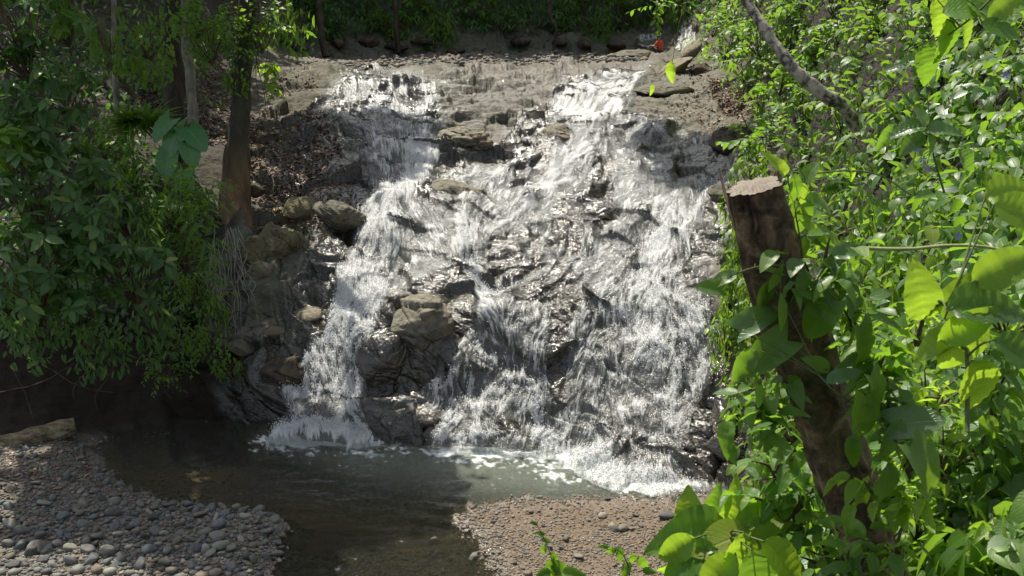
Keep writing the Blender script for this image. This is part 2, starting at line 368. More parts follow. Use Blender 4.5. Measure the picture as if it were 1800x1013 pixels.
# ---- material of the land
def land_material():
    m = NT('rock_and_soil'); c = m.coord()
    wet, lit, gra, silt, moss = (m.attr(k) for k in ('wet', 'litter', 'gravel', 'silt', 'moss'))
    n1 = m.noise(0.9, 6, 0.6, c); n2 = m.noise(5, 6, 0.65, c, 0.3); n3 = m.noise(28, 5, 0.7, c)
    band = m.noise(1.0, 5, 0.6, m.coord((1.2, 1.6, 9), rot=(0.42, 0.3, 0)), 0.6)
    rockc = m.ramp(m.math('ADD', m.math('MULTIPLY', n2, 0.6), m.math('MULTIPLY', band, 0.4)), [(0.28, (0.055, 0.05, 0.038)), (0.45, (0.13, 0.12, 0.09)), (0.58, (0.165, 0.16, 0.13)), (0.75, (0.25, 0.243, 0.20))])
    rockc = m.mix(m.math('MULTIPLY', m.ramp(n1, [(0.5, 0), (0.72, 1)]), 0.35), rockc, (0.13, 0.105, 0.07))
    rockc = m.mix(m.math('MULTIPLY', moss, m.ramp(n2, [(0.42, 0), (0.6, 1)])), rockc, (0.055, 0.075, 0.02))
    wetc = m.mix(0.86, rockc, (0.020, 0.015, 0.011))
    col = m.mix(m.math('MULTIPLY', wet, 0.92), rockc, wetc)
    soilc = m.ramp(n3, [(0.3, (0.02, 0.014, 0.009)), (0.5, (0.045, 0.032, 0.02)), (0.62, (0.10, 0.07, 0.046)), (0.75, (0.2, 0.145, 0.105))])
    soilc = m.mix(m.math('MULTIPLY', m.attr('hollow'), 0.85), soilc, (0.014, 0.011, 0.007))  # painted shade: near-black laid over the soil colour
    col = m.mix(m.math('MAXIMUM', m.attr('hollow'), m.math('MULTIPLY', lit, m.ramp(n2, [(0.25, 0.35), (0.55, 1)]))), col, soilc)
    vor = m.node('ShaderNodeTexVoronoi', {'Vector': c, 'Scale': 17.0, 'Randomness': 1.0})
    grc = m.mix(0.55, m.ramp(m.math('MULTIPLY', vor.outputs['Color'], 1.0), [(0.2, (0.07, 0.07, 0.065)), (0.5, (0.15, 0.14, 0.12)), (0.8, (0.27, 0.245, 0.21))]), (0.13, 0.11, 0.085))
    siltc = m.ramp(n3, [(0.3, (0.08, 0.06, 0.042)), (0.55, (0.18, 0.13, 0.088)), (0.75, (0.275, 0.208, 0.145))])
    grc = m.mix(m.math('MULTIPLY', silt, 0.85), grc, siltc)
    grc = m.mix(m.math('MULTIPLY', wet, 0.65), grc, m.mix(0.45, grc, (0.03, 0.022, 0.014)))
    col = m.mix(gra, col, grc)
    fine = m.noise(7, 8, 0.66, c, 0.25)
    vb = m.node('ShaderNodeTexVoronoi', {'Vector': m.coord((1, 1, 2.2), rot=(0.42, 0.3, 0)), 'Scale': 5.5}, feature='DISTANCE_TO_EDGE')
    crack = m.ramp(vb.outputs['Distance'], [(0.0, 0.0), (0.06, 1.0)])
    dv = m.node('ShaderNodeMixRGB', {0: 0.22, 1: m.coord((0.55, 1.1, 1.4), rot=(0.42, 0.3, 0.25)), 2: m.node('ShaderNodeTexNoise', {'Vector': c, 'Scale': 1.3, 'Detail': 5.0}).outputs['Color']})
    vc = m.node('ShaderNodeTexVoronoi', {'Vector': dv, 'Scale': 1.5}, feature='DISTANCE_TO_EDGE')
    seam = m.math('MULTIPLY', m.ramp(vc.outputs['Distance'], [(0.0, 1.0), (0.035, 0.0)]), m.ramp(n1, [(0.4, 0.0), (0.5, 1.0)]))
    col = m.mix(m.math('MULTIPLY', m.math('MULTIPLY', seam, 0.85), m.math('SUBTRACT', 1.0, m.math('MAXIMUM', gra, lit))), col, (0.02, 0.017, 0.012))
    h = m.math('ADD', m.math('ADD', fine, m.math('MULTIPLY', band, 0.7)), m.math('MULTIPLY', crack, m.math('MULTIPLY', 0.10, m.math('SUBTRACT', 1.0, gra))))
    nrm = m.bump(h, m.mixf(wet, 0.8, 0.45), 0.07)
    glit = m.node('ShaderNodeTexNoise', {'Vector': c, 'Scale': 9.0, 'Detail': 2.0, 'Roughness': 0.6})
    nrmw = m.bump(glit.outputs['Fac'], m.mixf(wet, 0.3, 1.0), 0.05, nrm)
    rough = m.mixf(wet, 0.85, m.math('ADD', 0.08, m.math('MULTIPLY', n2, 0.10)))
    b = m.principled(Base_Color=col, Roughness=rough, Normal=nrmw)
    m.set(b.inputs['Specular IOR Level'], m.mixf(wet, 0.3, 0.62))
    m.set(b.inputs['Coat Weight'], m.math('MULTIPLY', wet, 0.3)); m.set(b.inputs['Coat Roughness'], 0.05)
    m.set(b.inputs['Coat Normal'], nrmw)
    return m.done(b)
M_LAND = land_material()
MOSS = np.clip(rockall*(0.30 + 0.5*fbm(P0*0.6, 3, 151))*(PX < 620) + pmask(WX, WY, [(1000, 390), (1080, 300), (1060, 420), (980, 480)], 30)*0.35 + back*0.5, 0, 1)
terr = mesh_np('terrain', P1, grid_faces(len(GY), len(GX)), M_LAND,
    {'wet': WETH, 'litter': LIT, 'gravel': GRA, 'silt': SILT, 'moss': MOSS, 'hollow': np.clip(HOL_SHADE+0.7*BANK+(PX > 1345)*BANK, 0, 1)})  # hollow carries the painted shade, spread over the bank ground too
tag(terr, kind='structure')

# ------------------------------------------------------------------ water running over the rock
def gseg(a, b, s): return np.arange(a, b, s)
FX = gseg(440, 1345, 1.45); FY = np.concatenate([gseg(104, 240, 1.05), gseg(240, 886, 1.4)])
QX, QY = np.meshgrid(FX, FY)
NQ = np.stack([QX/30, QY/30, 0*QX], -1)
VX = QX + 8*fbm(NQ, 4, 205); VY = QY + 7*fbm(NQ, 4, 209)
Bw = bilin(P0, GX, GY, QX, QY); Nw = norm(bilin(N0, GX, GY, QX, QY)); Dw = bilin(D, GX, GY, QX, QY)
dzw = bilin(dz, GX, GY, QX, QY)
Dl = blur(Dw, 5)
# (outline, how much white, softness)
FALLS = [
 ([(598, 148), (640, 138), (735, 142), (790, 150), (770, 178), (745, 196), (625, 197), (606, 172)], 0.72, 8),
 ([(596, 126), (690, 119), (745, 127), (750, 145), (600, 150)], 0.30, 6),
 ([(600, 140), (700, 135), (690, 160), (640, 175), (610, 165)], -0.30, 12),
 ([(624, 192), (752, 190), (752, 197), (628, 198)], 0.35, 4),
 ([(628, 203), (765, 205), (768, 222), (630, 222)], 0.22, 6),
 ([(640, 225), (765, 216), (770, 262), (762, 305), (735, 328), (660, 335), (648, 290)], 0.52, 9),
 ([(715, 235), (772, 225), (768, 290), (740, 322), (705, 330)], 0.38, 12),
 ([(650, 330), (735, 322), (720, 345), (660, 350)], 0.55, 8),
 ([(648, 340), (740, 338), (800, 385), (826, 420), (800, 470), (760, 500), (690, 520), (670, 545), (600, 560), (585, 520), (605, 455), (622, 400)], 0.50, 11),
 ([(655, 350), (700, 345), (690, 420), (640, 500), (610, 520), (620, 430)], 0.28, 18),
 ([(606, 470), (690, 500), (672, 560), (648, 620), (640, 690), (650, 762), (668, 782), (470, 780), (505, 715), (522, 655), (560, 600), (590, 535)], 0.74, 10),
 ([(700, 440), (790, 470), (800, 520), (740, 525), (690, 560), (665, 560)], -0.22, 16),
 ([(800, 370), (845, 385), (825, 440), (845, 500), (885, 530), (850, 534), (810, 490), (797, 430)], 0.75, 9),
 ([(838, 515), (905, 508), (885, 538), (845, 536)], 0.55, 6),
 ([(1060, 128), (1135, 130), (1115, 165), (1100, 205), (1040, 225), (960, 200), (985, 165)], 0.74, 9),
 ([(1010, 116), (1140, 118), (1130, 132), (1050, 130)], 0.28, 6),
 ([(960, 190), (1100, 205), (1225, 240), (1285, 290), (1290, 335), (1230, 335), (1140, 345), (1050, 400), (965, 480), (890, 525), (845, 510), (822, 420), (790, 375), (760, 345), (790, 330), (900, 345), (960, 300), (985, 250)], 0.26, 12),
 ([(1040, 240), (1085, 250), (1030, 300), (990, 330), (930, 370), (860, 410), (840, 395), (900, 345), (960, 310), (1000, 275)], 0.44, 9),
 ([(790, 290), (900, 290), (905, 345), (800, 352)], 0.50, 9),
 ([(1100, 270), (1130, 300), (1125, 350), (1090, 370), (1080, 310)], 0.20, 14),
 ([(1150, 240), (1285, 255), (1290, 300), (1200, 320), (1150, 290)], -0.30, 12),
 ([(1185, 300), (1290, 290), (1285, 335), (1200, 330)], 0.24, 10),
 ([(860, 400), (950, 400), (960, 470), (860, 480)], -0.26, 16),
 ([(980, 330), (1065, 300), (1080, 380), (1000, 440), (965, 420)], -0.22, 16),
 ([(1040, 260), (1100, 280), (1090, 330), (1030, 320)], -0.12, 10),
 ([(835, 545), (955, 540), (975, 620), (965, 700), (978, 788), (755, 788), (772, 742), (690, 720), (745, 690), (795, 640), (815, 590)], 0.60, 9),
 ([(780, 620), (850, 560), (950, 560), (950, 640), (860, 680)], -0.14, 24),
 ([(1140, 345), (1240, 330), (1225, 390), (1200, 440), (1190, 490), (1240, 520), (1262, 590), (1250, 650), (1222, 700), (1200, 790), (1195, 840), (1225, 862), (1060, 858), (1035, 825), (965, 790), (975, 720), (990, 640), (1010, 560), (1000, 500), (1010, 450), (1075, 400)], 0.47, 10),
 ([(1150, 350), (1235, 345), (1190, 460), (1240, 540), (1240, 620), (1190, 760), (1150, 700), (1100, 560), (1130, 450)], 0.24, 26),
 ([(990, 770), (1100, 800), (1220, 850), (1150, 866), (1050, 848), (960, 800)], 0.30, 14),
 ([(1000, 480), (1065, 500), (1050, 560), (990, 560)], -0.30, 14),
 ([(960, 600), (1000, 600), (1000, 720), (965, 730)], -0.50, 10),
 ([(1115, 655), (1180, 650), (1185, 680), (1120, 680)], -0.34, 10),
 ([(1075, 800), (1115, 800), (1120, 822), (1080, 822)], -0.45, 7),
 ([(870, 740), (925, 735), (930, 785), (875, 785)], -0.50, 9),
 ([(690, 700), (780, 690), (760, 760), (700, 740)], -0.25, 10),
 ([(545, 700), (590, 690), (585, 740), (550, 745)], -0.36, 9),
 ([(700, 530), (800, 525), (812, 570), (790, 640), (700, 690), (655, 680), (660, 600)], -0.9, 8),
 ([(1180, 860), (1270, 850), (1230, 870)], 0.35, 8),
 ([(476, 756), (655, 756), (668, 792), (466, 792)], 0.40, 7),
 ([(762, 770), (975, 772), (1060, 812), (1190, 846), (1230, 862), (1190, 874), (1050, 852), (960, 806), (760, 796)], 0.34, 8),
 ([(1150, 405), (1180, 400), (1150, 470), (1110, 500)], 0.12, 18),
]
FM = np.zeros_like(QX)
for poly, w, sf in FALLS: FM = FM + w*pmask(VX, VY, poly, sf)
FM = np.clip(FM, 0, 1.0)
# flow direction (picture plane), from hand-set arrows
AR = np.array([(650, 165, 0, 1), (700, 270, 0, 1), (745, 280, -.1, 1), (680, 350, -.3, 1), (650, 420, -.3, 1), (760, 370, .8, .6), (800, 450, .3, 1), (840, 510, .8, .6), (600, 520, -.25, 1), (570, 620, -.35, 1), (600, 720, -.05, 1), (520, 740, -.3, 1),
  (1080, 145, -.6, .5), (1040, 190, -.7, .8), (1100, 230, .3, .5), (1040, 270, -.8, .8), (960, 320, -.9, .6), (880, 380, -.7, .8), (850, 320, -.8, .4), (1180, 260, .8, .5), (1240, 300, .2, 1), (1190, 340, -.1, 1), (1120, 350, -.6, .8), (1180, 420, -.2, 1), (1080, 430, -.6, .8), (980, 480, -.7, .6),
  (900, 600, -.05, 1), (840, 660, -.3, 1), (940, 700, 0, 1), (800, 740, -.4, 1), (860, 760, 0, 1), (1050, 560, -.35, 1), (1150, 560, .05, 1), (1230, 560, .25, 1), (1220, 660, -.2, 1), (1120, 650, -.15, 1), (1040, 700, -.2, 1), (1100, 780, .1, 1), (1180, 780, -.1, 1), (1200, 840, .3, .8), (1100, 840, -.7, .4), (900, 440, -.3, .8), (1000, 400, -.6, .7)], float)
fu = np.zeros_like(QX); fv = np.zeros_like(QX); ws = np.zeros_like(QX)
for x, y, a, b in AR:
    w = 1/(((QX-x)**2+(QY-y)**2)**1.5+600); L = math.hypot(a, b)
    fu += w*a/L; fv += w*b/L; ws += w
fu /= ws; fv /= ws
tw = 0.5*fbm(NQ*0.9, 3, 301); fu, fv = fu*np.cos(tw)-fv*np.sin(tw), fu*np.sin(tw)+fv*np.cos(tw)
L_ = np.hypot(fu, fv)+1e-6; fu /= L_; fv /= L_
def bl_idx(A, y, x):
    y = np.clip(y, 0, A.shape[0]-1.001); x = np.clip(x, 0, A.shape[1]-1.001)
    i = y.astype(int); j = x.astype(int); a = y-i; b = x-j
    return A[i, j]*(1-a)*(1-b)+A[i+1, j]*a*(1-b)+A[i, j+1]*(1-a)*b+A[i+1, j+1]*a*b
def lic(N, steps, h=1.0):
    yy, xx = np.mgrid[0:N.shape[0], 0:N.shape[1]].astype(float)
    acc = N.copy(); tot = 1.0
    for sgn in (1, -1):
        y, x = yy.copy(), xx.copy()
        for s in range(steps):
            u = bl_idx(fu, y, x); v = bl_idx(fv, y, x); x = x+sgn*h*u; y = y+sgn*h*v
            w = math.cos(math.pi/2*(s+1)/(steps+1))
            acc += w*bl_idx(N, y, x); tot += w
    acc /= tot; return (acc-acc.mean())/acc.std()
n0 = rng.random(QX.shape)
S1 = lic(n0, 4); S2 = lic(0.6*blur(rng.random(QX.shape), 1)+0.15*rng.random(QX.shape), 6); S3 = lic(blur(rng.random(QX.shape), 2), 14)
PATCH = fbm(np.stack([QX/22, QY/20, 0*QX], -1), 4, 333)
STK = 0.46*S1 + 0.56*S2 + 0.34*S3 + 0.75*PATCH                      # ~N(0, .9)
# where the bed steps (rock relief curving away) water whitens; over smooth bed it stays glassy
rel = Dw-blur(Dw, 9); rel = rel/(rel.std()+1e-9)
aw = FM*0.92 - 0.56 + 0.25*STK + 0.06*np.clip(rel, -2, 2)
FOAM = sstep(-0.17, 0.30, aw)
FOAM = FOAM*sstep(0.02, 0.2, FM)
FILM = sstep(0.05, 0.22, FM + 0.05*STK)
thick = 0.030 + 0.045*FM + (0.010*S2+0.004*S1)*sstep(0.1, 0.5, FM)
Dfin = Dl*(0.62) + Dw*0.38
Pw_ = Bw + Nw*((Dfin + thick)*1.0)[..., None] + np.stack([0*QX, 0*QX, dzw*0], -1)
Pw_[..., 2] -= (1-sstep(0.03, 0.14, FM))*0.25
keep = np.maximum.reduce([FILM[:-1, :-1], FILM[1:, :-1], FILM[1:, 1:], FILM[:-1, 1:]]) > 0.06
Fw = grid_faces(len(FY), len(FX), keep)
Vc, Fc, Ac = compact(Pw_.reshape(-1, 3), Fw, {'foam': FOAM, 'film': FILM, 'streak': STK})
def fall_material():
    m = NT('running_water'); c = m.coord()
    foam = m.attr('foam'); film = m.attr('film')
    nf = m.noise(34, 5, 0.75, c)
    f = m.math('MULTIPLY', foam, m.ramp(nf, [(0.34, 0.25), (0.5, 1.0)]), clamp=True)
    bn = m.bump(m.noise(17, 3, 0.65, m.coord((1, 1, .6))), 1.0, 0.035)
    bn2 = m.bump(m.noise(18, 5, 0.7, c), 0.7, 0.02)
    gl = m.node('ShaderNodeBsdfGlossy', {'Color': (0.9, 0.92, 0.94), 'Roughness': 0.2, 'Normal': bn})
    tr = m.node('ShaderNodeBsdfTransparent', {'Color': (0.86, 0.88, 0.86)})
    fr = m.node('ShaderNodeFresnel', {'IOR': 1.42, 'Normal': bn})
    milky = m.node('ShaderNodeBsdfDiffuse', {'Color': (0.50, 0.51, 0.48), 'Normal': bn2})
    body = m.node('ShaderNodeMixShader', {0: 0.14, 1: tr.outputs[0], 2: milky.outputs[0]})
    clear = m.node('ShaderNodeMixShader', {0: m.math('MULTIPLY', m.math('ADD', m.math('MULTIPLY', fr.outputs[0], .75), 0.01), film), 1: body.outputs[0], 2: gl.outputs[0]})
    wd = m.node('ShaderNodeBsdfDiffuse', {'Color': (0.78, 0.79, 0.78), 'Normal': bn2})
    wt = m.node('ShaderNodeBsdfTranslucent', {'Color': (0.88, 0.90, 0.89)})
    wg = m.node('ShaderNodeMixShader', {0: 0.3, 1: wd.outputs[0], 2: wt.outputs[0]})
    wm = m.node('ShaderNodeMixShader', {0: 0.025, 1: wg.outputs[0], 2: gl.outputs[0]})
    a = m.node('ShaderNodeMixShader', {0: f, 1: clear.outputs[0], 2: wm.outputs[0]})
    tr2 = m.node('ShaderNodeBsdfTransparent')
    return m.done(m.node('ShaderNodeMixShader', {0: film, 1: tr2.outputs[0], 2: a.outputs[0]}))
M_FALL = fall_material()
wf = mesh_np('cascade_water', Vc, Fc, M_FALL, Ac)
tag(wf, kind='structure')

# spray: drops and strands thrown off the white water
def spray():
    prob = (FOAM*sstep(0.3, 0.8, FM)).copy()
    prob *= sstep(150, 420, QY)*0.8+0.2
    w = prob.ravel()/prob.sum(); n = 24000
    idx = rng.choice(w.size, n, p=w)
    P = Pw_.reshape(-1, 3)[idx]; Nn = Nw.reshape(-1, 3)[idx]
    gx_ = norm(np.gradient(Bw, axis=1)).reshape(-1, 3)[idx]; gy_ = norm(np.gradient(Bw, axis=0)).reshape(-1, 3)[idx]
    d = norm(gx_*fu.ravel()[idx, None] + gy_*fv.ravel()[idx, None] + rng.normal(0, .5, (n, 3)))
    d[:, 2] -= 0.35; d = norm(d)
    off = rng.gamma(1.4, 0.035, n)
    c = P + Nn*off[:, None] + rng.normal(0, .02, (n, 3))
    L = rng.gamma(1.5, 0.006, n)+0.008; r = 0.005 + rng.gamma(2.0, 0.0026, n)
    a = norm(np.cross(d, rng.normal(size=(n, 3)))); b = np.cross(d, a)
    V = np.stack([c-d*L[:, None], c+a*r[:, None]-d*(L*.2)[:, None], c-(a*.5-b*.87)*r[:, None], c-(a*.5+b*.87)*r[:, None]-d*(L*.1)[:, None], c+d*(L*.6)[:, None]], 1)
    o = (np.arange(n)*5)[:, None]
    f = np.concatenate([o+np.array(q)[None] for q in ((0, 2, 1), (0, 3, 2), (0, 1, 3), (4, 1, 2), (4, 2, 3), (4, 3, 1))])
    m = NT('spray_drops')
    dd = m.node('ShaderNodeBsdfDiffuse', {'Color': (0.86, 0.88, 0.9)}); tt = m.node('ShaderNodeBsdfTranslucent', {'Color': (0.86, 0.88, 0.9)})
    mat = m.done(m.node('ShaderNodeMixShader', {0: 0.4, 1: dd.outputs[0], 2: tt.outputs[0]}))
    s = mesh_np('spray', V.reshape(-1, 3), f, mat); tag(s, kind='stuff', label='white drops and strands of water leaping off the cascade', cat='spray')
spray()

# ------------------------------------------------------------------ pool water (level sheet at z = 0)
def pool():
    px = gseg(100, 1240, 2.6); py = np.concatenate([gseg(738, 1020, 1.7), gseg(1020, 1300, 12)])
    X, Y = np.meshgrid(px, py); P = at(X, Y, tplane(Y))
    src = [(600, 775), (540, 770), (650, 780), (780, 788), (860, 790), (950, 795), (1040, 825), (1120, 850), (1190, 862)]
    S = np.zeros_like(X); h = np.zeros_like(X)
    dmin = np.full_like(X, 1e9)
    for x, y in src:
        q = at(x, y, tplane(y)); d = np.hypot(P[..., 0]-q[0], P[..., 1]-q[1]); dmin = np.minimum(dmin, d)
        h += 0.0045*np.sin(d*15+x)*np.exp(-d/3.0)
    h += 0.012*fbm(P*np.array([1.6, 3.4, 1]), 4, 400)*np.exp(-dmin/4.5) + 0.005*fbm(P*np.array([3.0, 8, 1]), 4, 410)
    h += 0.055*fbm(P*4, 4, 420)*np.exp(-dmin/0.6)
    P[..., 2] = h
    wx = X + 10*fbm(np.stack([X/30, Y/14, 0*X], -1), 4, 431); wy = Y + 5*fbm(np.stack([X/30, Y/14, 0*X], -1), 4, 433)
    fo = 0.9*pmask(wx, wy, [(455, 768), (560, 762), (680, 772), (660, 784), (600, 786), (520, 783)], 6)
    fo += 1.0*pmask(wx, wy, [(740, 790), (860, 782), (980, 786), (1060, 812), (1120, 842), (1200, 856), (1170, 868), (1120, 862), (1050, 838), (960, 806), (880, 797), (790, 800)], 6)
    fo += 1.0*pmask(wx, wy, [(1060, 852), (1180, 845), (1225, 866), (1180, 870), (1080, 866)], 6)
    fo += 0.46*pmask(wx, wy, [(430, 762), (700, 770), (730, 806), (600, 815), (440, 795)], 14)
    fo += 0.52*pmask(wx, wy, [(720, 785), (980, 790), (1200, 862), (1000, 858), (760, 812)], 14)
    tex = fbm(np.stack([P[..., 0]*5, P[..., 1]*5, 0*X], -1), 5, 441) + 0.9*fbm(np.stack([P[..., 0]*14, P[..., 1]*14, 0*X], -1), 3, 451)
    a = sstep(-0.12, 0.35, fo*1.15-0.62+0.36*tex)
    milk = pmask(X, Y, [(470, 765), (760, 775), (1000, 790), (1230, 862), (1000, 872), (800, 855), (640, 830)], 45)
    V, f, A = compact(P.reshape(-1, 3), grid_faces(len(py), len(px)), {'foam': np.clip(a, 0, 1), 'milk': milk, 'riff': pmask(X, Y, [(450, 890), (840, 900), (900, 1300), (430, 1300)], 30)})
    m = NT('pool_water'); c = m.coord()
    foam, milk_, riff = m.attr('foam'), m.attr('milk'), m.attr('riff')
    w1 = m.noise(3.2, 5, 0.6, m.coord((1, 2.3, 1)), 0.4); w2 = m.noise(13, 4, 0.65, m.coord((1, 1.9, 1)), 0.3)
    w3 = m.noise(26, 4, 0.7, c)
    hgt = m.math('ADD', m.math('ADD', w1, m.math('MULTIPLY', w2, 0.42)), m.math('MULTIPLY', m.math('MULTIPLY', w3, m.math('ADD', riff, m.math('MULTIPLY', milk_, 0.45))), m.math('ADD', 0.5, m.math('MULTIPLY', riff, 2.2))))
    bn = m.bump(hgt, 0.9, 0.15)
    gl = m.node('ShaderNodeBsdfGlossy', {'Color': (1, 1, 1), 'Roughness': m.math('ADD', 0.05, m.math('MULTIPLY', riff, 0.09)), 'Normal': bn})
    fr = m.node('ShaderNodeFresnel', {'IOR': 1.33, 'Normal': bn})
    tr = m.node('ShaderNodeBsdfTransparent', {'Color': (0.80, 0.78, 0.56)})
    df = m.node('ShaderNodeBsdfDiffuse', {'Color': (0.24, 0.27, 0.215)})
    body = m.node('ShaderNodeMixShader', {0: m.math('ADD', 0.03, m.math('MULTIPLY', milk_, 0.42)), 1: tr.outputs[0], 2: df.outputs[0]})
    wat = m.node('ShaderNodeMixShader', {0: fr.outputs[0], 1: body.outputs[0], 2: gl.outputs[0]})
    wh = m.node('ShaderNodeBsdfDiffuse', {'Color': (0.8, 0.84, 0.85), 'Normal': m.bump(m.noise(16, 5, 0.7, c), 1.0, 0.05)})
    f2 = m.math('MULTIPLY', foam, m.ramp(m.noise(20, 4, 0.7, c), [(0.3, 0.5), (0.55, 1)]), clamp=True)
    mat = m.done(m.node('ShaderNodeMixShader', {0: f2, 1: wat.outputs[0], 2: wh.outputs[0]}))
    o = mesh_np('pool_water', V, f, mat, A); tag(o, kind='structure')
pool()

# ------------------------------------------------------------------ stones
def surf(px, py): return bilin(P1, GX, GY, np.asarray(px, float), np.asarray(py, float))
def ico(sub):
    import bmesh
    bm = bmesh.new(); bmesh.ops.create_icosphere(bm, subdivisions=sub, radius=1)
    V = np.array([v.co[:] for v in bm.verts]); Fa = np.array([[v.index for v in f.verts] for f in bm.faces]); bm.free()
    return V, Fa
ICO = {k: ico(k) for k in (1, 2, 3, 6)}
def stone_shape(sub, seed, planes=9, cut=(0.62, 0.95), soft=14.0, squash=(1, .8, .55)):
    r = np.random.default_rng(seed); V, Fa = ICO[sub]
    n = norm(r.normal(size=(planes, 3))); d = r.uniform(*cut, planes)
    q = np.clip(V@n.T, 1e-3, None)/d                     # inverse radius per plane
    inv = (np.power((np.power(q, soft).sum(1)+1.0), 1/soft))
    W = V/inv[:, None]
    W = W*(1+0.05*fbm(V*1.7+seed, 3, seed))[:, None]
    return W*np.array(squash), Fa
def stone_material(name, cols, wet=0.0, rough=0.8, moss=0.0, obj_random=False, fine=22):
    m = NT(name); c = m.coord()
    rnd = m.node('ShaderNodeObjectInfo').outputs['Random'] if obj_random else m.attr('rnd')
    base = m.ramp(rnd, [(i/(len(cols)-1)*0.98+0.01, q) for i, q in enumerate(cols)])
    n2 = m.noise(fine, 6, 0.65, c)
    col = m.mix(m.math('MULTIPLY', m.ramp(n2, [(0.35, 0), (0.7, 1)]), 0.45), base, m.mix(0.5, base, (0.34, 0.32, 0.27)))
    col = m.mix(m.math('MULTIPLY', m.ramp(m.noise(fine*0.4, 4, 0.6, c), [(0.42, 0), (0.62, 1)]), 0.35), col, (0.06, 0.055, 0.045))
    b = m.principled(Base_Color=col, Roughness=rough, Normal=m.bump(n2, 0.5, 0.01))
    m.set(b.inputs['Specular IOR Level'], 0.35); return m.done(b)
GREYS = [(0.05, 0.055, 0.058), (0.12, 0.13, 0.13), (0.17, 0.17, 0.155), (0.09, 0.105, 0.11), (0.23, 0.22, 0.19), (0.145, 0.15, 0.14), (0.19, 0.15, 0.11), (0.30, 0.28, 0.24)]
M_COB = stone_material('cobble_stone', GREYS, obj_random=True)
M_GRAV = stone_material('gravel_stones', GREYS+[(0.15, 0.12, 0.09), (0.20, 0.15, 0.10), (0.25, 0.20, 0.15)])
BAR_L = [(-80, 800), (60, 782), (140, 768), (168, 808), (206, 846), (268, 876), (368, 880), (458, 888), (506, 922), (496, 965), (462, 1000), (460, 1100), (-80, 1100)]
BAR_R = [(815, 890), (850, 878), (1000, 874), (1230, 868), (1300, 885), (1330, 1100), (860, 1100), (860, 1010), (835, 960)]
STRM = [(470, 960), (840, 960), (870, 1100), (430, 1100)]
def in_poly(poly, n, r):
    p = np.array(poly); lo, hi = p.min(0), p.max(0); out = []
    while sum(map(len, out)) < n:
        q = r.uniform(lo, hi, (n*2, 2)); q = q[polydist(q[:, 0], q[:, 1], poly) > 0]; out.append(q)
    return np.concatenate(out)[:n]
r = np.random.default_rng(11)
cand = []
def pack(poly, n, rmin, rmax, power, dens, seed):
    """random non-overlapping stones in the ground plane; sizes in metres"""
    r = np.random.default_rng(seed); q = in_poly(poly, n, r); s = np.clip(np.exp(r.normal(math.log(rmin*1.25), power, n)), rmin*.6, rmax)
    s = np.sort(s)[::-1]; P = surf(q[:, 0], q[:, 1]); keep = []
    cell = {}
    for i in range(n):
        k = (int(P[i, 0]/0.5), int(P[i, 1]/0.5)); ok = True
        for a in (-1, 0, 1):
            for b in (-1, 0, 1):
                for j in cell.get((k[0]+a, k[1]+b), ()):
                    if (P[i, 0]-P[j, 0])**2+(P[i, 1]-P[j, 1])**2 < (dens*(s[i]+s[j]))**2: ok = False; break
                if not ok: break
            if not ok: break
        if ok: cell.setdefault(k, []).append(i); keep.append(i)
    return P[keep], s[keep], q[keep]
def dens_left(q):     # big cobbles gather towards the water and the bottom edge
    return np.clip(0.25 + 0.75*sstep(860, 930, q[:, 1]) + 0.3*sstep(100, 350, q[:, 0]), 0, 1)
big = pack(BAR_L, 9000, 0.032, 0.135, 0.52, 0.70, 3)
kp = np.random.default_rng(4).random(len(big[1])) < dens_left(big[2]); big = tuple(a[kp] for a in big)
bigr = pack(BAR_R, 1800, 0.024, 0.11, 0.5, 1.1, 5); kp = np.random.default_rng(6).random(len(bigr[1])) < 0.35; bigr = tuple(a[kp] for a in bigr)
bigs = pack(STRM, 500, 0.04, 0.12, 0.4, 1.2, 8); kp = np.random.default_rng(9).random(len(bigs[1])) < 0.5; bigs = tuple(a[kp] for a in bigs)
GROUPS = [('left', big, 200), ('right', bigr, 64), ('stream', bigs, 22)]
TONES = {'dark': [(0.045, .05, .052), (.065, .07, .07)], 'grey': [(.12, .125, .12), (.16, .16, .145)], 'blue-grey': [(.09, .11, .12), (.13, .15, .16)], 'pale': [(.25, .24, .20), (.33, .31, .27)], 'olive': [(.15, .15, .115), (.20, .195, .15)], 'brown': [(.12, .10, .08), (.18, .145, .11)]}
TN = ['dark', 'grey', 'grey', 'blue-grey', 'blue-grey', 'pale', 'olive', 'grey', 'brown']
TM = {k: stone_material('cobble_stone', v, obj_random=True) for k, v in TONES.items()}
SHP = ['flattish', 'rounded', 'angular']
def area(zone, px, py):
    if zone == 'left':
        a = 'at the left edge' if px < 90 else 'left of the middle' if px < 210 else 'right of the middle' if px < 340 else 'near the stream end'
        return '%s of the left gravel bar, %s' % (a, 'by the pool' if py < 895 else 'half way down' if py < 950 else 'at the bottom')
    if zone == 'right': return 'on the brown beach, %s, %s' % ('by the riffle' if px < 950 else 'middle' if px < 1100 else 'by the foreground leaves', 'upper part' if py < 930 else 'lower part')
    return 'lying in the shallow riffle, ' + ('towards the gravel bar' if px < 600 else 'in mid-stream' if px < 740 else 'towards the brown beach')
protos = []
for k in range(12):
    W, Fa = stone_shape(3, 100+k, planes=6+k % 6, cut=(.42, .9), soft=(12, 30, 80)[k % 3], squash=((1, .78, .62), (1, .62, .42), (1, .8, .66))[k % 3])
    protos.append((W, Fa))
PM = {}
def proto_mesh(k, tone):
    if (k, tone) not in PM: PM[(k, tone)] = mesh_np('cobble', protos[k][0], protos[k][1], TM[tone], obj=False)
    return PM[(k, tone)]
leftover = []
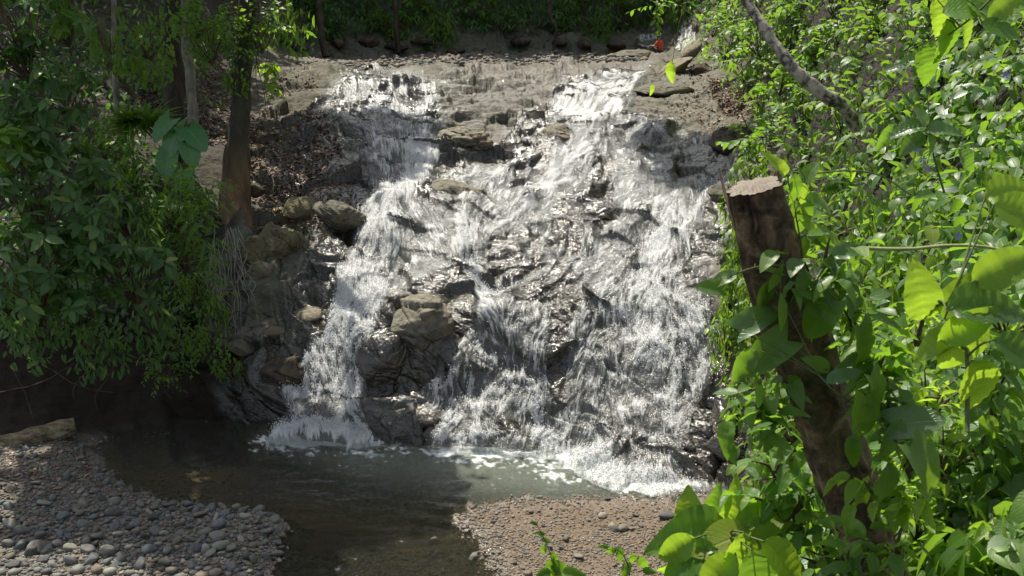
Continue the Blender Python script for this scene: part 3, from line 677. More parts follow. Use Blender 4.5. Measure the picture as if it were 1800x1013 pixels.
def put_stone(me, p, s, rr, name='cobble', sink=0.25):
    o = bpy.data.objects.new(name, me); COL.objects.link(o); o.scale = (s, s, s)
    o.rotation_euler = (rr.normal(0, .42), rr.normal(0, .42), rr.uniform(0, 6.28)); o.location = (p[0], p[1], p[2]+s*sink); return o
for zone, (P, s, q), n in GROUPS:
    rr = np.random.default_rng(20+n); vis = (q[:, 0] > -5) & (q[:, 1] < 1016)
    order = np.argsort(-s*vis); top = order[:n]
    if zone != 'stream': leftover.append((P[order[n:]], s[order[n:]]))
    for i in top:
        k = int(rr.integers(12)); tone = TN[int(rr.integers(len(TN)))]; o = put_stone(proto_mesh(k, tone), P[i], s[i], rr)
        what = 'cobble' if zone == 'left' else 'stone'; loc = area(zone, *q[i])
        tag(o, '%s %s %s %s' % (tone, ('flattish', 'rounded', 'angular')[2 if k % 3 == 2 else (0 if k % 3 == 1 else 1)], what, loc), what, '%s %ss %s' % (tone, what, loc))
# a few stones one can point to
def one_stone(px, py, wpx, sq, seed, cols, label, rot=0, name='cobble', soft=16):
    p = surf(px, py); t = project(p)[2]; s = wpx/2*t/F
    W, Fa = stone_shape(3, seed, planes=8, soft=soft, squash=sq)
    m = stone_material('stone_surface', cols); o = mesh_np(name, W*s, Fa, m, {'rnd': np.full(len(W), 0.5)})
    o.location = (p[0], p[1], p[2]+s*sq[2]*0.55); o.rotation_euler = (0.1, 0.05, rot); return tag(o, label, 'stone')
one_stone(200, 917, 33, (1, .7, .5), 31, [(0.05, .055, .06)]*2, 'dark smooth oval cobble resting in the middle of the left gravel bar', .2, soft=6)
one_stone(204, 893, 26, (1, .7, .6), 32, [(0.19, .18, .15)]*2, 'pale rounded stone just behind the dark oval cobble', .5)
one_stone(392, 984, 34, (1, .75, .6), 33, [(0.19, .20, .16)]*2, 'large pale green-grey cobble at the stream edge of the gravel bar', .4, soft=8)
one_stone(385, 966, 34, (1, .75, .55), 34, [(0.16, .16, .13)]*2, 'large olive-grey cobble touching the pale green one from behind', -.4)
one_stone(389, 941, 36, (1, .7, .6), 35, [(0.13, .145, .15)]*2, 'large blue-grey egg-shaped cobble near the water', .7, soft=7)
one_stone(240, 940, 26, (1, .7, .6), 36, [(0.12, .14, .15)]*2, 'blue-grey cobble alone on finer gravel in the middle of the bar', .9)
one_stone(68, 983, 40, (.9, .6, .8), 37, [(0.26, .24, .2)]*2, 'pale angular wedge-shaped stone near the bottom left corner', .9, soft=40)
one_stone(192, 993, 30, (1, .8, .8), 38, [(0.24, .23, .19)]*2, 'pale blocky stone at the bottom edge of the gravel bar', .3, soft=40)
one_stone(346, 987, 28, (1, .85, .7), 39, [(0.07, .075, .075)]*2, 'dark charcoal cobble left of the large pale green one', .3, soft=8)
one_stone(1172, 915, 38, (1, .55, .35), 40, [(0.07, .07, .068)]*2, 'flat dark slab of stone on the brown beach by the foreground plant', .1, soft=30, name='flat_stone')
one_stone(1060, 910, 20, (1, .8, .5), 41, [(0.28, .23, .18)]*2, 'pale tan stone alone on the upper part of the brown beach', .1)
one_stone(762, 946, 20, (1, .9, .9), 42, [(0.08, .065, .055)]*2, 'brown stone standing out of the riffle with water parting round it', .1, name='river_stone')
one_stone(1095, 934, 22, (1, .8, .6), 43, [(0.16, .15, .13)]*2, 'rounded stone in the small heap on the brown beach', .8)
one_stone(1076, 930, 20, (1, .8, .6), 44, [(0.24, .21, .17)]*2, 'lighter stone at the left of the small heap on the brown beach', 1.8)
# the fine gravel
def gravel():
    r = np.random.default_rng(77); Ps, Ss = [], []
    for poly, n, a, b in ((BAR_L, 9000, 0.014, 0.045), (BAR_R, 12000, 0.010, 0.034), (STRM, 2600, 0.015, 0.06), ([(110, 770), (300, 750), (480, 800), (560, 900), (520, 1000), (440, 900), (260, 890), (180, 850)], 1500, .015, .05), ([(640, 900), (800, 860), (1200, 858), (900, 900), (880, 1013), (840, 1013), (800, 930)], 1800, .012, .04)):
        q = in_poly(poly, n, r); 
        if poly is BAR_R: q = q[r.random(n) < 0.35+0.65*sstep(880, 960, q[:, 1])]
        Ps.append(surf(q[:, 0], q[:, 1])); Ss.append(a+(b-a)*r.power(0.5, len(q)))
    for P, s in leftover: Ps.append(P); Ss.append(s)
    # the pebble line along the top of the falls
    q = in_poly([(520, 112), (700, 106), (1040, 100), (1130, 100), (1140, 110), (1040, 112), (700, 120), (540, 126)], 1500, r)
    Ps.append(surf(q[:, 0], q[:, 1])); Ss.append(0.05+0.15*r.power(0.4, len(q)))
    q = in_poly([(1040, 102), (1130, 100), (1135, 108), (1050, 112)], 120, r); Ps.append(surf(q[:, 0], q[:, 1])); Ss.append(0.12+0.2*r.power(0.5, len(q)))
    P = np.concatenate(Ps); s = np.concatenate(Ss); n = len(s)
    sh = [stone_shape(1, 300+k, 6, soft=12)[0] for k in range(8)] ; Fa = ICO[1][1]; nv = len(sh[0])
    W = np.stack(sh)[r.integers(8, size=n)]
    a = r.uniform(0, 6.28, n); ca, sa = np.cos(a)[:, None], np.sin(a)[:, None]
    X = W[..., 0]*ca-W[..., 1]*sa; Y = W[..., 0]*sa+W[..., 1]*ca
    V = np.stack([X, Y, W[..., 2]+0.25], -1)*s[:, None, None]+P[:, None]
    Fs = (Fa[None]+(np.arange(n)*nv)[:, None, None]).reshape(-1, 3)
    o = mesh_np('gravel', V.reshape(-1, 3), Fs, M_GRAV, {'rnd': np.repeat(np.where((P[:, 0] > -1) & (P[:, 1] < 18) & (r.random(n) < .75), .5+.5*r.random(n), r.random(n)), nv)})
    tag(o, 'fine gravel and pebbles covering both beaches', 'gravel', kind='stuff')
gravel()

# ------------------------------------------------------------------ boulders and outcrops
def boulder_material(name, dry, wet, mossy=0.0, tint=(0.16, 0.12, 0.07)):
    m = NT(name); c = m.coord(which='Generated', scale=(3, 3, 3)); co = m.coord()
    n2 = m.noise(3.5, 6, 0.65, co, 0.3); n3 = m.noise(14, 6, 0.65, co)
    col = m.ramp(n2, [(0.3, tuple(q*0.4 for q in dry)), (0.5, dry), (0.72, tuple(min(q*1.5, .5) for q in dry))])
    col = m.mix(m.math('MULTIPLY', m.ramp(m.noise(1.6, 4, 0.6, co), [(0.5, 0), (0.7, 1)]), 0.6), col, tint)
    if mossy: col = m.mix(m.math('MULTIPLY', m.ramp(n2, [(0.45, 0), (0.62, 1)]), mossy), col, (0.06, 0.075, 0.02))
    if wet is True: w = 1.0
    elif wet is False: w = 0.0
    else: w = m.attr('wet')
    col = m.mix(m.math('MULTIPLY', w, 0.86), col, m.mix(0.84, col, (0.02, 0.016, 0.012)))
    nrm = m.bump(m.math('ADD', m.noise(8, 8, 0.66, co, .3), m.math('MULTIPLY', m.noise(1.5, 5, .6, m.coord((1.2, 1.6, 9), rot=(.42, .3, 0)), .6), .6)), m.mixf(w, .8, .45), 0.06)
    nrm2 = m.bump(m.noise(9, 2, .6, co), m.mixf(w, .3, 1.0), 0.05, nrm)
    b = m.principled(Base_Color=col, Roughness=m.mixf(w, 0.85, m.math('ADD', 0.08, m.math('MULTIPLY', n3, 0.10))), Normal=nrm2)
    m.set(b.inputs['Specular IOR Level'], m.mixf(w, 0.3, 0.65)); m.set(b.inputs['Coat Weight'], m.math('MULTIPLY', w, 0.3)); m.set(b.inputs['Coat Roughness'], .05)
    return m.done(b)
def boulder(px, py, t, rx, ry, rz, seed, mat, label, rot=0.0, tilt=0.0, wetfn=None, name='boulder', planes=12, soft=24, relief=0.35, cat='boulder', cut=(0.6, 0.95), toff=0.0):
    """rx, rz in picture units at depth t, ry in metres"""
    k = t/F; S = np.array([rx*k, ry, rz*k]); c = at(px, py, t+toff)
    r_ = np.random.default_rng(seed); V, Fa = ICO[6]
    n = norm(r_.normal(size=(planes, 3))); d = r_.uniform(*cut, planes)
    q = np.clip(V@n.T, 1e-3, None)/d
    W = V/np.power(np.power(q, soft).sum(1)+1.0, 1/soft)[:, None]
    W = W*S
    ct, st = math.cos(tilt), math.sin(tilt); W = np.stack([W[:, 0]*ct+W[:, 2]*st, W[:, 1], -W[:, 0]*st+W[:, 2]*ct], -1)
    cr, sr = math.cos(rot), math.sin(rot); W = np.stack([W[:, 0]*cr-W[:, 1]*sr, W[:, 0]*sr+W[:, 1]*cr, W[:, 2]], -1)
    nn = norm(W/(S**2)); m_ = float(S.min())
    W = W + norm(V)*(rock_disp((W+c)*min(1.6, 0.9/m_), 1.0)*relief*min(1.0, m_/0.9))[:, None]
    at_ = {}
    if wetfn is not None: at_['wet'] = np.clip(wetfn(W+c, W/S), 0, 1)
    o = mesh_np(name, W, Fa, mat, at_); o.location = tuple(c); return tag(o, label, cat)
M_B_OLIVE = boulder_material('mossy_rock', (0.17, 0.15, 0.09), False, 0.45)
M_B_GREY = boulder_material('grey_rock', (0.14, 0.13, 0.10), False, 0.15)
M_B_WET = boulder_material('wet_rock', (0.17, 0.155, 0.125), True)
M_B_MIX = boulder_material('part_wet_rock', (0.20, 0.185, 0.14), 'attr', tint=(0.2, 0.12, 0.06))
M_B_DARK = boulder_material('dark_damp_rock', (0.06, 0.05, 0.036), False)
M_B_TAN = boulder_material('tan_rock', (0.22, 0.195, 0.14), False, 0.2)
up_dry = lambda lo, hi: (lambda P, U: 1-sstep(lo, hi, U[:, 2]+0.25*fbm(P*1.6, 3, 9)))
boulder(738, 606, 20.75, 78, 0.75, 88, 501, M_B_MIX, 'tall fractured rock outcrop standing between the left and middle falls', .2, .08, up_dry(.35, .7), 'rock_outcrop', 14, 40, .55, 'rock outcrop')
boulder(672, 640, 20.45, 42, 0.5, 62, 502, M_B_WET, 'shiny brown-black rock at the left foot of the tall outcrop', .4, .3, None, 'wet_rock', 11, 30, .6, 'rock')
boulder(718, 735, 20.0, 72, 0.55, 50, 503, M_B_MIX, 'rounded wet boulder at the pool edge below the outcrop', .1, -.25, up_dry(.8, 1.3), 'boulder', 11, 14, .55)
boulder(663, 742, 19.9, 30, 0.4, 40, 504, M_B_WET, 'small dark wet rock beside the foot of the left fall', .7, .2, None, 'wet_rock', 10, 20, .5, 'rock')
boulder(1243, 792, 18.6, 66, 0.6, 66, 505, M_B_WET, 'big black glistening boulder at the lower right foot of the falls', .3, .5, None, 'boulder', 12, 16, .7)
boulder(1292, 735, 18.4, 60, 0.6, 80, 525, M_B_WET, 'steep streaked wet rock face above the black glistening boulder', .3, .35, None, 'rock_outcrop', 12, 22, .8, 'rock outcrop')
boulder(498, 424, 23.2, 41, 0.5, 34, 506, M_B_OLIVE, 'mossy block with a tan underside perched on the left bank', .3, .1, None, 'boulder', 10, 40, .8)
boulder(450, 448, 23.0, 26, 0.35, 32, 507, M_B_OLIVE, 'upright mossy stone left of the tan block', .5, -.2, None, 'boulder', 9, 40, .8)
boulder(462, 478, 22.6, 22, 0.3, 17, 508, M_B_TAN, 'small yellowish stone below the upright mossy stone', .1, .3, None, 'boulder', 9, 26, .4)
boulder(596, 384, 23.9, 46, 0.6, 34, 509, M_B_GREY, 'grey bank boulder overhanging the left edge of the stream', .2, .1, None, 'boulder', 11, 22, .6)
boulder(530, 372, 24.2, 36, 0.5, 26, 510, M_B_OLIVE, 'flat-topped mossy rock left of the grey bank boulder', .6, .1, None, 'boulder', 11, 22, .6)
boulder(447, 335, 24.2, 18, 0.3, 14, 511, M_B_DARK, 'round dark stone beside the foot of the big trunk', .6, .1, None, 'boulder', 9, 16, .3)
boulder(540, 565, 21.7, 46, 0.5, 22, 512, M_B_MIX, 'low glossy slab reaching from the bank towards the left fall', .2, -.25, up_dry(.4, .9), 'rock_slab', 11, 26, .6, 'rock slab')
boulder(462, 588, 21.3, 52, 0.5, 26, 513, M_B_GREY, 'pinkish grey slab lying at the foot of the left bank', .1, -.1, None, 'rock_slab', 11, 26, .6, 'rock slab')
boulder(425, 610, 21.0, 26, 0.35, 15, 514, M_B_GREY, 'pale flat stone against the hanging roots of the left bank', .1, .1, None, 'flat_stone', 9, 26, .4, 'stone')
boulder(500, 655, 20.6, 50, 0.5, 36, 515, M_B_DARK, 'dark layered rock above the pool left of the falls', .1, -.1, None, 'boulder', 11, 26, .7)
boulder(1233, 126, 37.5, 27, 0.8, 14, 516, M_B_DARK, 'long dark brown boulder under the bushes beside the upper stream', .1, .05, None, 'boulder', 11, 26, .5)
boulder(1178, 128, 37.8, 54, 0.7, 17, 517, M_B_TAN, 'long pale ridge of rock sloping down to the upper stream', .2, -.62, None, 'rock_ridge', 11, 14, .55, 'rock')
boulder(1212, 92, 40, 26, 0.6, 11, 518, M_B_TAN, 'pale rock at the top of the long sloping ridge', .2, -.8, None, 'boulder', 10, 14, .4)
boulder(1165, 158, 34.5, 58, 1.0, 13, 519, M_B_GREY, 'flat grey rock shelf below the sloping ridge', .1, -.12, None, 'rock_slab', 12, 26, .5, 'rock slab')
boulder(1292, 243, 27.2, 52, 0.8, 28, 520, M_B_DARK, 'dark rock hump at the right edge of the dry slab', .1, -.45, None, 'boulder', 12, 22, .7)
boulder(1275, 345, 24.0, 30, 0.5, 26, 521, M_B_GREY, 'grey rock half hidden behind the top of the cut stump', .5, .1, None, 'boulder', 11, 22, .5)
boulder(1110, 97, 47, 42, 1.2, 9, 523, M_B_GREY, 'long low rock at the far bank left of the sitting person', .0, -.05, None, 'rock_slab', 11, 22, .4, 'rock slab')
boulder(1150, 80, 51.5, 26, 0.8, 10, 524, M_B_GREY, 'sunlit rock just beyond the sitting person', .0, .05, None, 'boulder', 11, 22, .4)
boulder(1040, 395, 24.1, 52, 0.7, 40, 526, M_B_WET, 'glistening dark hump in the middle of the cascade', .3, -.4, None, 'wet_rock', 12, 14, .8, 'rock', toff=.35)
boulder(1020, 518, 21.6, 38, 0.5, 32, 527, M_B_WET, 'black wet rocks dividing the middle and right falls near the small basin', .3, .3, None, 'wet_rock', 12, 22, .9, 'rock', toff=.15)
boulder(975, 250, 28.9, 40, 0.7, 34, 528, M_B_MIX, 'olive jointed rock beside the upper chute', .3, -.5, up_dry(.1, .6), 'boulder', 12, 22, .8, toff=.25)
boulder(820, 258, 28.3, 58, 0.8, 34, 529, M_B_MIX, 'jutting rock nose right of the upper left fall', .1, .25, up_dry(-.1, .3), 'rock_outcrop', 12, 30, .9, 'rock outcrop', toff=.3)
boulder(812, 338, 25.9, 60, 0.6, 17, 530, M_B_MIX, 'low tilted rock rib crossing the cascade left of the centre', .3, .35, up_dry(-.1, .3), 'rock_slab', 12, 30, .7, 'rock slab', toff=.1)
# far bank: dim rocks under the forest
ORD = 'first second third fourth fifth sixth seventh eighth ninth tenth eleventh twelfth thirteenth fourteenth fifteenth sixteenth seventeenth eighteenth'.split()
r = np.random.default_rng(90)
for k in range(11):
    px = 530+k*56+r.uniform(-10, 10); py = r.uniform(66, 96)
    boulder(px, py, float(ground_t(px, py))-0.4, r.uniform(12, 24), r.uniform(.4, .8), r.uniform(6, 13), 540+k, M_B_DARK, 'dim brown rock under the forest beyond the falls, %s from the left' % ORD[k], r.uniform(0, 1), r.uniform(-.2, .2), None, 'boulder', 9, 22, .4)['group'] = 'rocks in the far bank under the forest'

# ------------------------------------------------------------------ fallen log
def log():
    a = at(-150, 838, tplane(838)-.2); b = at(-20, 802, 18.85); c_ = at(60, 779, 19.2); d = at(134, 760, 19.5)
    path = curve_pts([a, b, c_, d], 10)+np.array([0, 0, .13]); n = len(path)
    V, f = tube(path, 0.175+0.01*np.sin(np.arange(n)), 28)
    e = fbm(V*np.array([3, 9, 9]), 4, 600)*0.022; cen = np.repeat(path, 28, 0); V = V+norm(V-cen)*e[:, None]
    m = NT('log_bark'); co = m.coord((1, 3, 3)); n1 = m.noise(4, 6, .65, co)
    col = m.ramp(n1, [(.3, (.03, .024, .016)), (.48, (.16, .12, .07)), (.6, (.26, .23, .14)), (.75, (.40, .38, .29))])
    bark = m.done(m.principled(Base_Color=col, Roughness=.9, Normal=m.bump(m.noise(14, 6, .7, co), .8, .02)))
    root = empty('fallen_log', (a+d)/2-np.array([0, 0, .15]), 'mossy fallen log lying on the gravel at the left edge', 'log')
    off = np.array(root.location)
    mesh_np('bark', V-off, f, bark, parent=root)
    # cut ends
    m2 = NT('cut_wood'); g = m2.principled(Base_Color=m2.ramp(m2.noise(9, 4, .6, m2.coord()), [(.35, (.10, .07, .045)), (.7, (.26, .19, .12))]), Roughness=.85); wood = m2.done(g)
    for j in (n-1, 0):
        ring = V[j*28:(j+1)*28]; cc = ring.mean(0); W = [cc]+list(cc+(ring-cc)*.5)+list(ring)
        i = np.arange(28); k = (i+1) % 28; s_ = 1 if j else -1
        F3 = np.stack([0*i, 1+i, 1+k][::s_], -1); F4 = np.stack([1+i, 29+i, 29+k, 1+k][::s_], -1)
        mesh_np('cut_end', np.array(W)-off, [F3, F4], wood, parent=root)
log()

# ------------------------------------------------------------------ dead leaves
def litter(name, polys, label, seed, size):
    r = np.random.default_rng(seed); P = []; 
    for poly, n in polys:
        q = in_poly(poly, n, r); P.append(surf(q[:, 0], q[:, 1]))
    P = np.concatenate(P); n = len(P); P[:, 2] += 0.02
    d = norm(np.stack([r.normal(size=n), r.normal(size=n), r.normal(0, .25, n)], -1)); u = norm(np.stack([r.normal(0, .35, n), r.normal(0, .35, n), np.ones(n)], -1))
    y = norm(np.cross(u, d)); u = np.cross(d, y); L = size*r.uniform(.6, 1.4, n)[:, None]
    V = np.stack([P-d*L*.5, P-y*L*.22+u*L*.10, P+d*L*.5, P+y*L*.22+u*L*.12], 1)
    o = (np.arange(n)*4)[:, None]; f = np.concatenate([o+np.array([[0, 1, 2]]), o+np.array([[0, 2, 3]])])
    m = NT('dead_leaves'); c = m.ramp(m.attr('rnd'), [(0, (.06, .035, .02)), (.4, (.17, .10, .06)), (.7, (.30, .19, .13)), (.9, (.42, .30, .24)), (1, (.35, .27, .07))])
    mat = m.done(m.principled(Base_Color=c, Roughness=.6))
    tag(mesh_np(name, V.reshape(-1, 3), f, mat, {'rnd': np.repeat(r.random(n), 4)}, smooth=False), label, 'leaf litter', kind='stuff')
litter('leaf_litter', [([(1150, 150), (1250, 130), (1340, 170), (1350, 215), (1270, 240), (1180, 210)], 700), ([(1240, 140), (1320, 150), (1350, 205), (1270, 200)], 1300),
    ([(440, 200), (560, 190), (600, 260), (560, 330), (460, 350), (430, 280)], 2200), ([(250, 120), (400, 100), (440, 250), (330, 260), (240, 220)], 1800), ([(460, 120), (560, 120), (560, 160), (470, 180)], 500),
    ([(440, 340), (600, 300), (640, 360), (560, 420), (440, 430)], 900), ([(1270, 560), (1330, 560), (1330, 840), (1280, 800)], 260), ([(0, 800), (150, 790), (180, 860), (0, 900)], 110)],
    'dry brown and pink fallen leaves scattered over the banks and slabs', 71, .13)

# ------------------------------------------------------------------ the sitting person
def person():
    base = np.array(surf(1159, 98)); base[2] += .05
    fwd = norm(np.array([-.75, .65, 0])); sd = np.array([fwd[1], -fwd[0], 0.]); u = np.array([0, 0, 1.])
    def p(f_, s_, z): return tuple(fwd*f_+sd*s_+u*z)
    root = empty('person', base, 'person in an orange-red shirt sitting on a rock above the falls, back turned', 'person')
    def skin(name, verts, edges, rad, mat, sub=2):
        me = bpy.data.meshes.new(name); me.from_pydata(verts, edges, []); o = bpy.data.objects.new(name, me); COL.objects.link(o); o.parent = root
        md = o.modifiers.new('skin', 'SKIN'); me.update()
        sv = me.skin_vertices[0].data if me.skin_vertices else None
        if sv is None:
            return o
        for k, q in enumerate(rad): sv[k].radius = (q, q) if np.isscalar(q) else q
        sv[0].use_root = True
        s = o.modifiers.new('sub', 'SUBSURF'); s.levels = s.render_levels = sub; me.materials.append(mat)
        return o
    def mk(name, col, rough=.7):
        m = NT(name); n = m.noise(30, 3, .6, m.coord()); return m.done(m.principled(Base_Color=m.mix(m.math('MULTIPLY', n, .5), col, tuple(q*.6 for q in col)), Roughness=rough))
    skinm, shirt, short, hair = mk('skin', (.30, .17, .11), .5), mk('shirt_cloth', (.62, .075, .03)), mk('shorts_cloth', (.02, .025, .04)), mk('hair', (.012, .01, .008), .4)
    V = [p(0, 0, .10), p(-.02, 0, .28), p(.0, 0, .46), p(.03, 0, .56), p(.06, 0, .64), p(.07, 0, .72), p(.06, 0, .80)]; E = [(0, 1), (1, 2), (2, 3), (3, 4), (4, 5), (5, 6)]
    Rr = [.13, .12, .13, .06, .055, .085, .075]
    for s_ in (1, -1):
        a = len(V); V += [p(.02, .17*s_, .50), p(.12, .23*s_, .30), p(.34, .17*s_, .34), p(.42, .15*s_, .34)]; Rr += [.055, .042, .03, .028]
        E += [(2, a), (a, a+1), (a+1, a+2), (a+2, a+3)]
        for j in range(5):                                    # fingers and thumb
            b = len(V); off = (j-2)*.018; V += [p(.455, .15*s_+off, .335), p(.49-(.01*abs(j-2)), .15*s_+off*1.25, .31)]; Rr += [.009, .008]; E += [(a+3, b), (b, b+1)]
        a = len(V); V += [p(.06, .10*s_, .09), p(.46, .14*s_, .30), p(.56, .14*s_, -.08), p(.68, .14*s_, -.12)]; Rr += [.085, .06, .042, .035]
        E += [(0, a), (a, a+1), (a+1, a+2), (a+2, a+3)]
    skin('body', V, E, Rr, skinm)
    V = [p(0, 0, .08), p(-.03, 0, .26), p(-.01, 0, .44), p(.02, 0, .54)]; E = [(0, 1), (1, 2), (2, 3)]; Rr = [.155, .155, .165, .085]
    for s_ in (1, -1):
        a = len(V); V += [p(.01, .18*s_, .50), p(.09, .23*s_, .36)]; Rr += [.075, .065]; E += [(2, a), (a, a+1)]
    skin('shirt', V, E, Rr, shirt)
    V = [p(0, 0, .09)]; E = []; Rr = [.16]
    for s_ in (1, -1):
        a = len(V); V += [p(.08, .11*s_, .10), p(.36, .14*s_, .25)]; Rr += [.105, .09]; E += [(0, a), (a, a+1)]
    skin('shorts', V, E, Rr, short)
    skin('hair', [p(.035, 0, .70), p(.045, 0, .78), p(.07, 0, .83)], [(0, 1), (1, 2)], [.088, .095, .07], hair)
person()

def upper_cascade():
    for poly, dt, nm in (([(1198, 28), (1214, 30), (1222, 60), (1218, 88), (1188, 88), (1196, 60)], .5, 'narrow cascade dropping behind the sitting person'), ([(1122, 62), (1150, 60), (1156, 74), (1140, 82), (1118, 78)], .3, 'white splash of water left of the sitting person')):
        xs = np.arange(min(p[0] for p in poly)-4, max(p[0] for p in poly)+4, .9); ys = np.arange(min(p[1] for p in poly)-4, max(p[1] for p in poly)+4, .9); X, Y = np.meshgrid(xs, ys)
        n1 = fbm(np.stack([X/3, Y/9, 0*X], -1), 4, 900); n2 = fbm(np.stack([X/6, Y/6, 0*X], -1), 4, 905)
        P = at(X, Y, bilin(project(P1)[2], GX, GY, X, Y)-dt*.5+n1*.12); mk = polydist(X+n2*4, Y+n2*3, poly) > 0
        V, f, A = compact(P.reshape(-1, 3), grid_faces(len(ys), len(xs), mk[:-1, :-1]), {'foam': np.clip(.5+n1*.9, 0, 1), 'film': np.ones_like(X)})
        tag(mesh_np('cascade_water', V, f, M_FALL, A), kind='structure')
upper_cascade()

# ------------------------------------------------------------------ leaves
def leaf_proto(n=4, w=.2, a=.8, fold=.12, curl=.25, heart=0.0, ribs=0, wave=0.0, droop_tip=0.0):
    """leaf of length 1 along x, upper side +z"""
    x = np.linspace(0, 1, n+1); prof = np.sin(np.pi*np.clip(x, 0, 1)**a)**.75*w
    if heart: prof = w*np.clip(1.25*np.sqrt(np.clip(x+heart*.25, 0, 1))*(1-x)**.62*1.15, 0, 9); prof[-1] = 0
    prof[-1] = 0.0
    if not heart: prof[0] = 0.012
    V, uv = [], []
    for i, xx in enumerate(x):
        for s in (-1, -.5, 0, .5, 1) if ribs else (-1, 0, 1):
            bx = xx - (heart*.22*abs(s)**1.5*(1-xx)**6)
            z = -curl*xx**2 - droop_tip*xx**4 + fold*abs(s)*prof[i]*2.2 + wave*math.sin(xx*17+s)*prof[i]
            if ribs: z += .018*math.sin((xx*ribs-abs(s)*.9)*2*math.pi)*(abs(s) > .1)*(.6+.4*abs(s))
            V.append((bx, s*prof[i], z)); uv.append((xx, s*.5+.5))
    c = 5 if ribs else 3; Fs = []
    for i in range(n):
        for j in range(c-1): Fs.append((i*c+j, (i+1)*c+j, (i+1)*c+j+1, i*c+j+1))
    return np.array(V), np.array(Fs), np.array(uv)
LP = {
 'oval': leaf_proto(4, .21, .85, .10, .22), 'lance': leaf_proto(3, .13, .9, .10, .35), 'ovate': leaf_proto(4, .27, .72, .12, .25),
 'small': leaf_proto(2, .26, .8, .15, .2), 'strap': leaf_proto(5, .045, .7, .3, .7), 'heartv': leaf_proto(10, .38, .8, .17, .42, heart=1.0, wave=.06),
 'bigrib': leaf_proto(26, .30, .74, .16, .38, ribs=8, wave=.03), 'eleph': leaf_proto(14, .44, .8, .06, .22, heart=1.3, ribs=5), 'nearov': leaf_proto(10, .25, .72, .20, .42, wave=.09),
}
class Leaves:
    def __init__(s): s.P, s.D, s.N, s.S = [], [], [], []
    def add(s, P, D, N, S):
        P = np.atleast_2d(P); n = len(P); s.P.append(P); s.D.append(np.broadcast_to(np.atleast_2d(D), (n, 3))); s.N.append(np.broadcast_to(np.atleast_2d(N), (n, 3))); s.S.append(np.broadcast_to(np.asarray(S, float), (n,)))
    def build(s, name, proto, mat, parent=None, seed=0, origin=(0, 0, 0), bias=0.0):
        if not s.P: return None
        r = np.random.default_rng(seed)
        P, D, N, S = (np.concatenate(q) for q in (s.P, s.D, s.N, s.S)); n = len(P)
        X = norm(D); Y = norm(np.cross(N, X)); Z = np.cross(X, Y)
        V0, F0, UV = LP[proto]; nv = len(V0)
        wj = r.uniform(.8, 1.2, n)[:, None]; cj = r.uniform(.4, 1.7, n)[:, None]
        V = P[:, None] + S[:, None, None]*(V0[None, :, 0:1]*X[:, None] + (V0[None, :, 1]*wj)[..., None]*Y[:, None] + (V0[None, :, 2]*cj)[..., None]*Z[:, None])
        Fc = (F0[None]+(np.arange(n)*nv)[:, None, None]).reshape(-1, 4)
        rn = np.clip(r.normal(.45+bias, .2, n), 0, 1)
        return mesh_np(name, V.reshape(-1, 3)-np.asarray(origin), Fc, mat, {'rnd': np.repeat(rn, nv)}, uv=np.tile(UV, (n, 1)), parent=parent)
def leaf_material(name, cols, trans=(.25, .45, .04), tf=.35, rough=.38, vein=.35, spec=.5, ribs=10.0):
    m = NT(name); rn = m.attr('rnd')
    u = m.node('ShaderNodeUVMap', uv_map='UVMap').outputs[0]; sx = m.node('ShaderNodeSeparateXYZ', {0: u})
    ax = m.math('ABSOLUTE', m.math('SUBTRACT', sx.outputs[1], .5))
    mid = m.ramp(ax, [(0.0, 1), (.045, 0)])
    side = m.math('SINE', m.math('MULTIPLY', m.math('SUBTRACT', sx.outputs[0], m.math('MULTIPLY', ax, .7)), ribs*6.283))
    side = m.ramp(side, [(.80, 0), (1.0, .6)])
    v = m.math('MAXIMUM', mid, side)
    col = m.ramp(rn, [(i/(len(cols)-1), c) for i, c in enumerate(cols)])
    n2 = m.noise(7, 3, .6, m.coord()); col = m.mix(m.math('MULTIPLY', n2, .3), col, tuple(q*.55 for q in cols[0]))
    spots = m.ramp(m.noise(38, 3, .6, m.coord()), [(.68, 0), (.72, 1)]); col = m.mix(m.math('MULTIPLY', spots, .6), col, (.10, .065, .02))
    light = m.mix(.45, col, tuple(min(q*2.2+.02, .6) for q in cols[-2]))
    col = m.mix(m.math('MULTIPLY', v, vein), col, light)
    b = m.principled(Base_Color=col, Roughness=rough, Normal=m.bump(m.math('SUBTRACT', 1.0, v), .35, .004))
    m.set(b.inputs['Specular IOR Level'], spec)
    t = m.node('ShaderNodeBsdfTranslucent', {'Color': m.mix(.35, trans, m.mix(.5, col, trans))})
    return m.done(m.node('ShaderNodeMixShader', {0: tf, 1: b.outputs[0], 2: t.outputs[0]}))
ML = {
 'dark': leaf_material('dark_green_leaf', [(.022, .055, .018), (.044, .105, .030), (.072, .155, .040), (.11, .20, .05), (.26, .28, .06)], (.20, .44, .05), .32, .42, spec=.38),
 'mid': leaf_material('green_leaf', [(.028, .07, .010), (.055, .13, .018), (.085, .18, .026), (.13, .23, .03), (.28, .30, .04)], (.34, .60, .04), .42, .4),
 'bright': leaf_material('bright_green_leaf', [(.03, .075, .008), (.05, .13, .012), (.085, .19, .018), (.13, .25, .025), (.26, .30, .04)], (.34, .62, .04), .45, .42),
 'grey': leaf_material('glossy_green_leaf', [(.028, .066, .020), (.048, .11, .032), (.07, .155, .042), (.11, .20, .045), (.23, .28, .05)], (.30, .56, .04), .40, .34, spec=.75),
 'lime': leaf_material('lime_leaf', [(.06, .14, .008), (.10, .21, .012), (.15, .28, .018), (.22, .35, .03), (.32, .38, .05)], (.52, .78, .05), .52, .42, vein=.5),
}
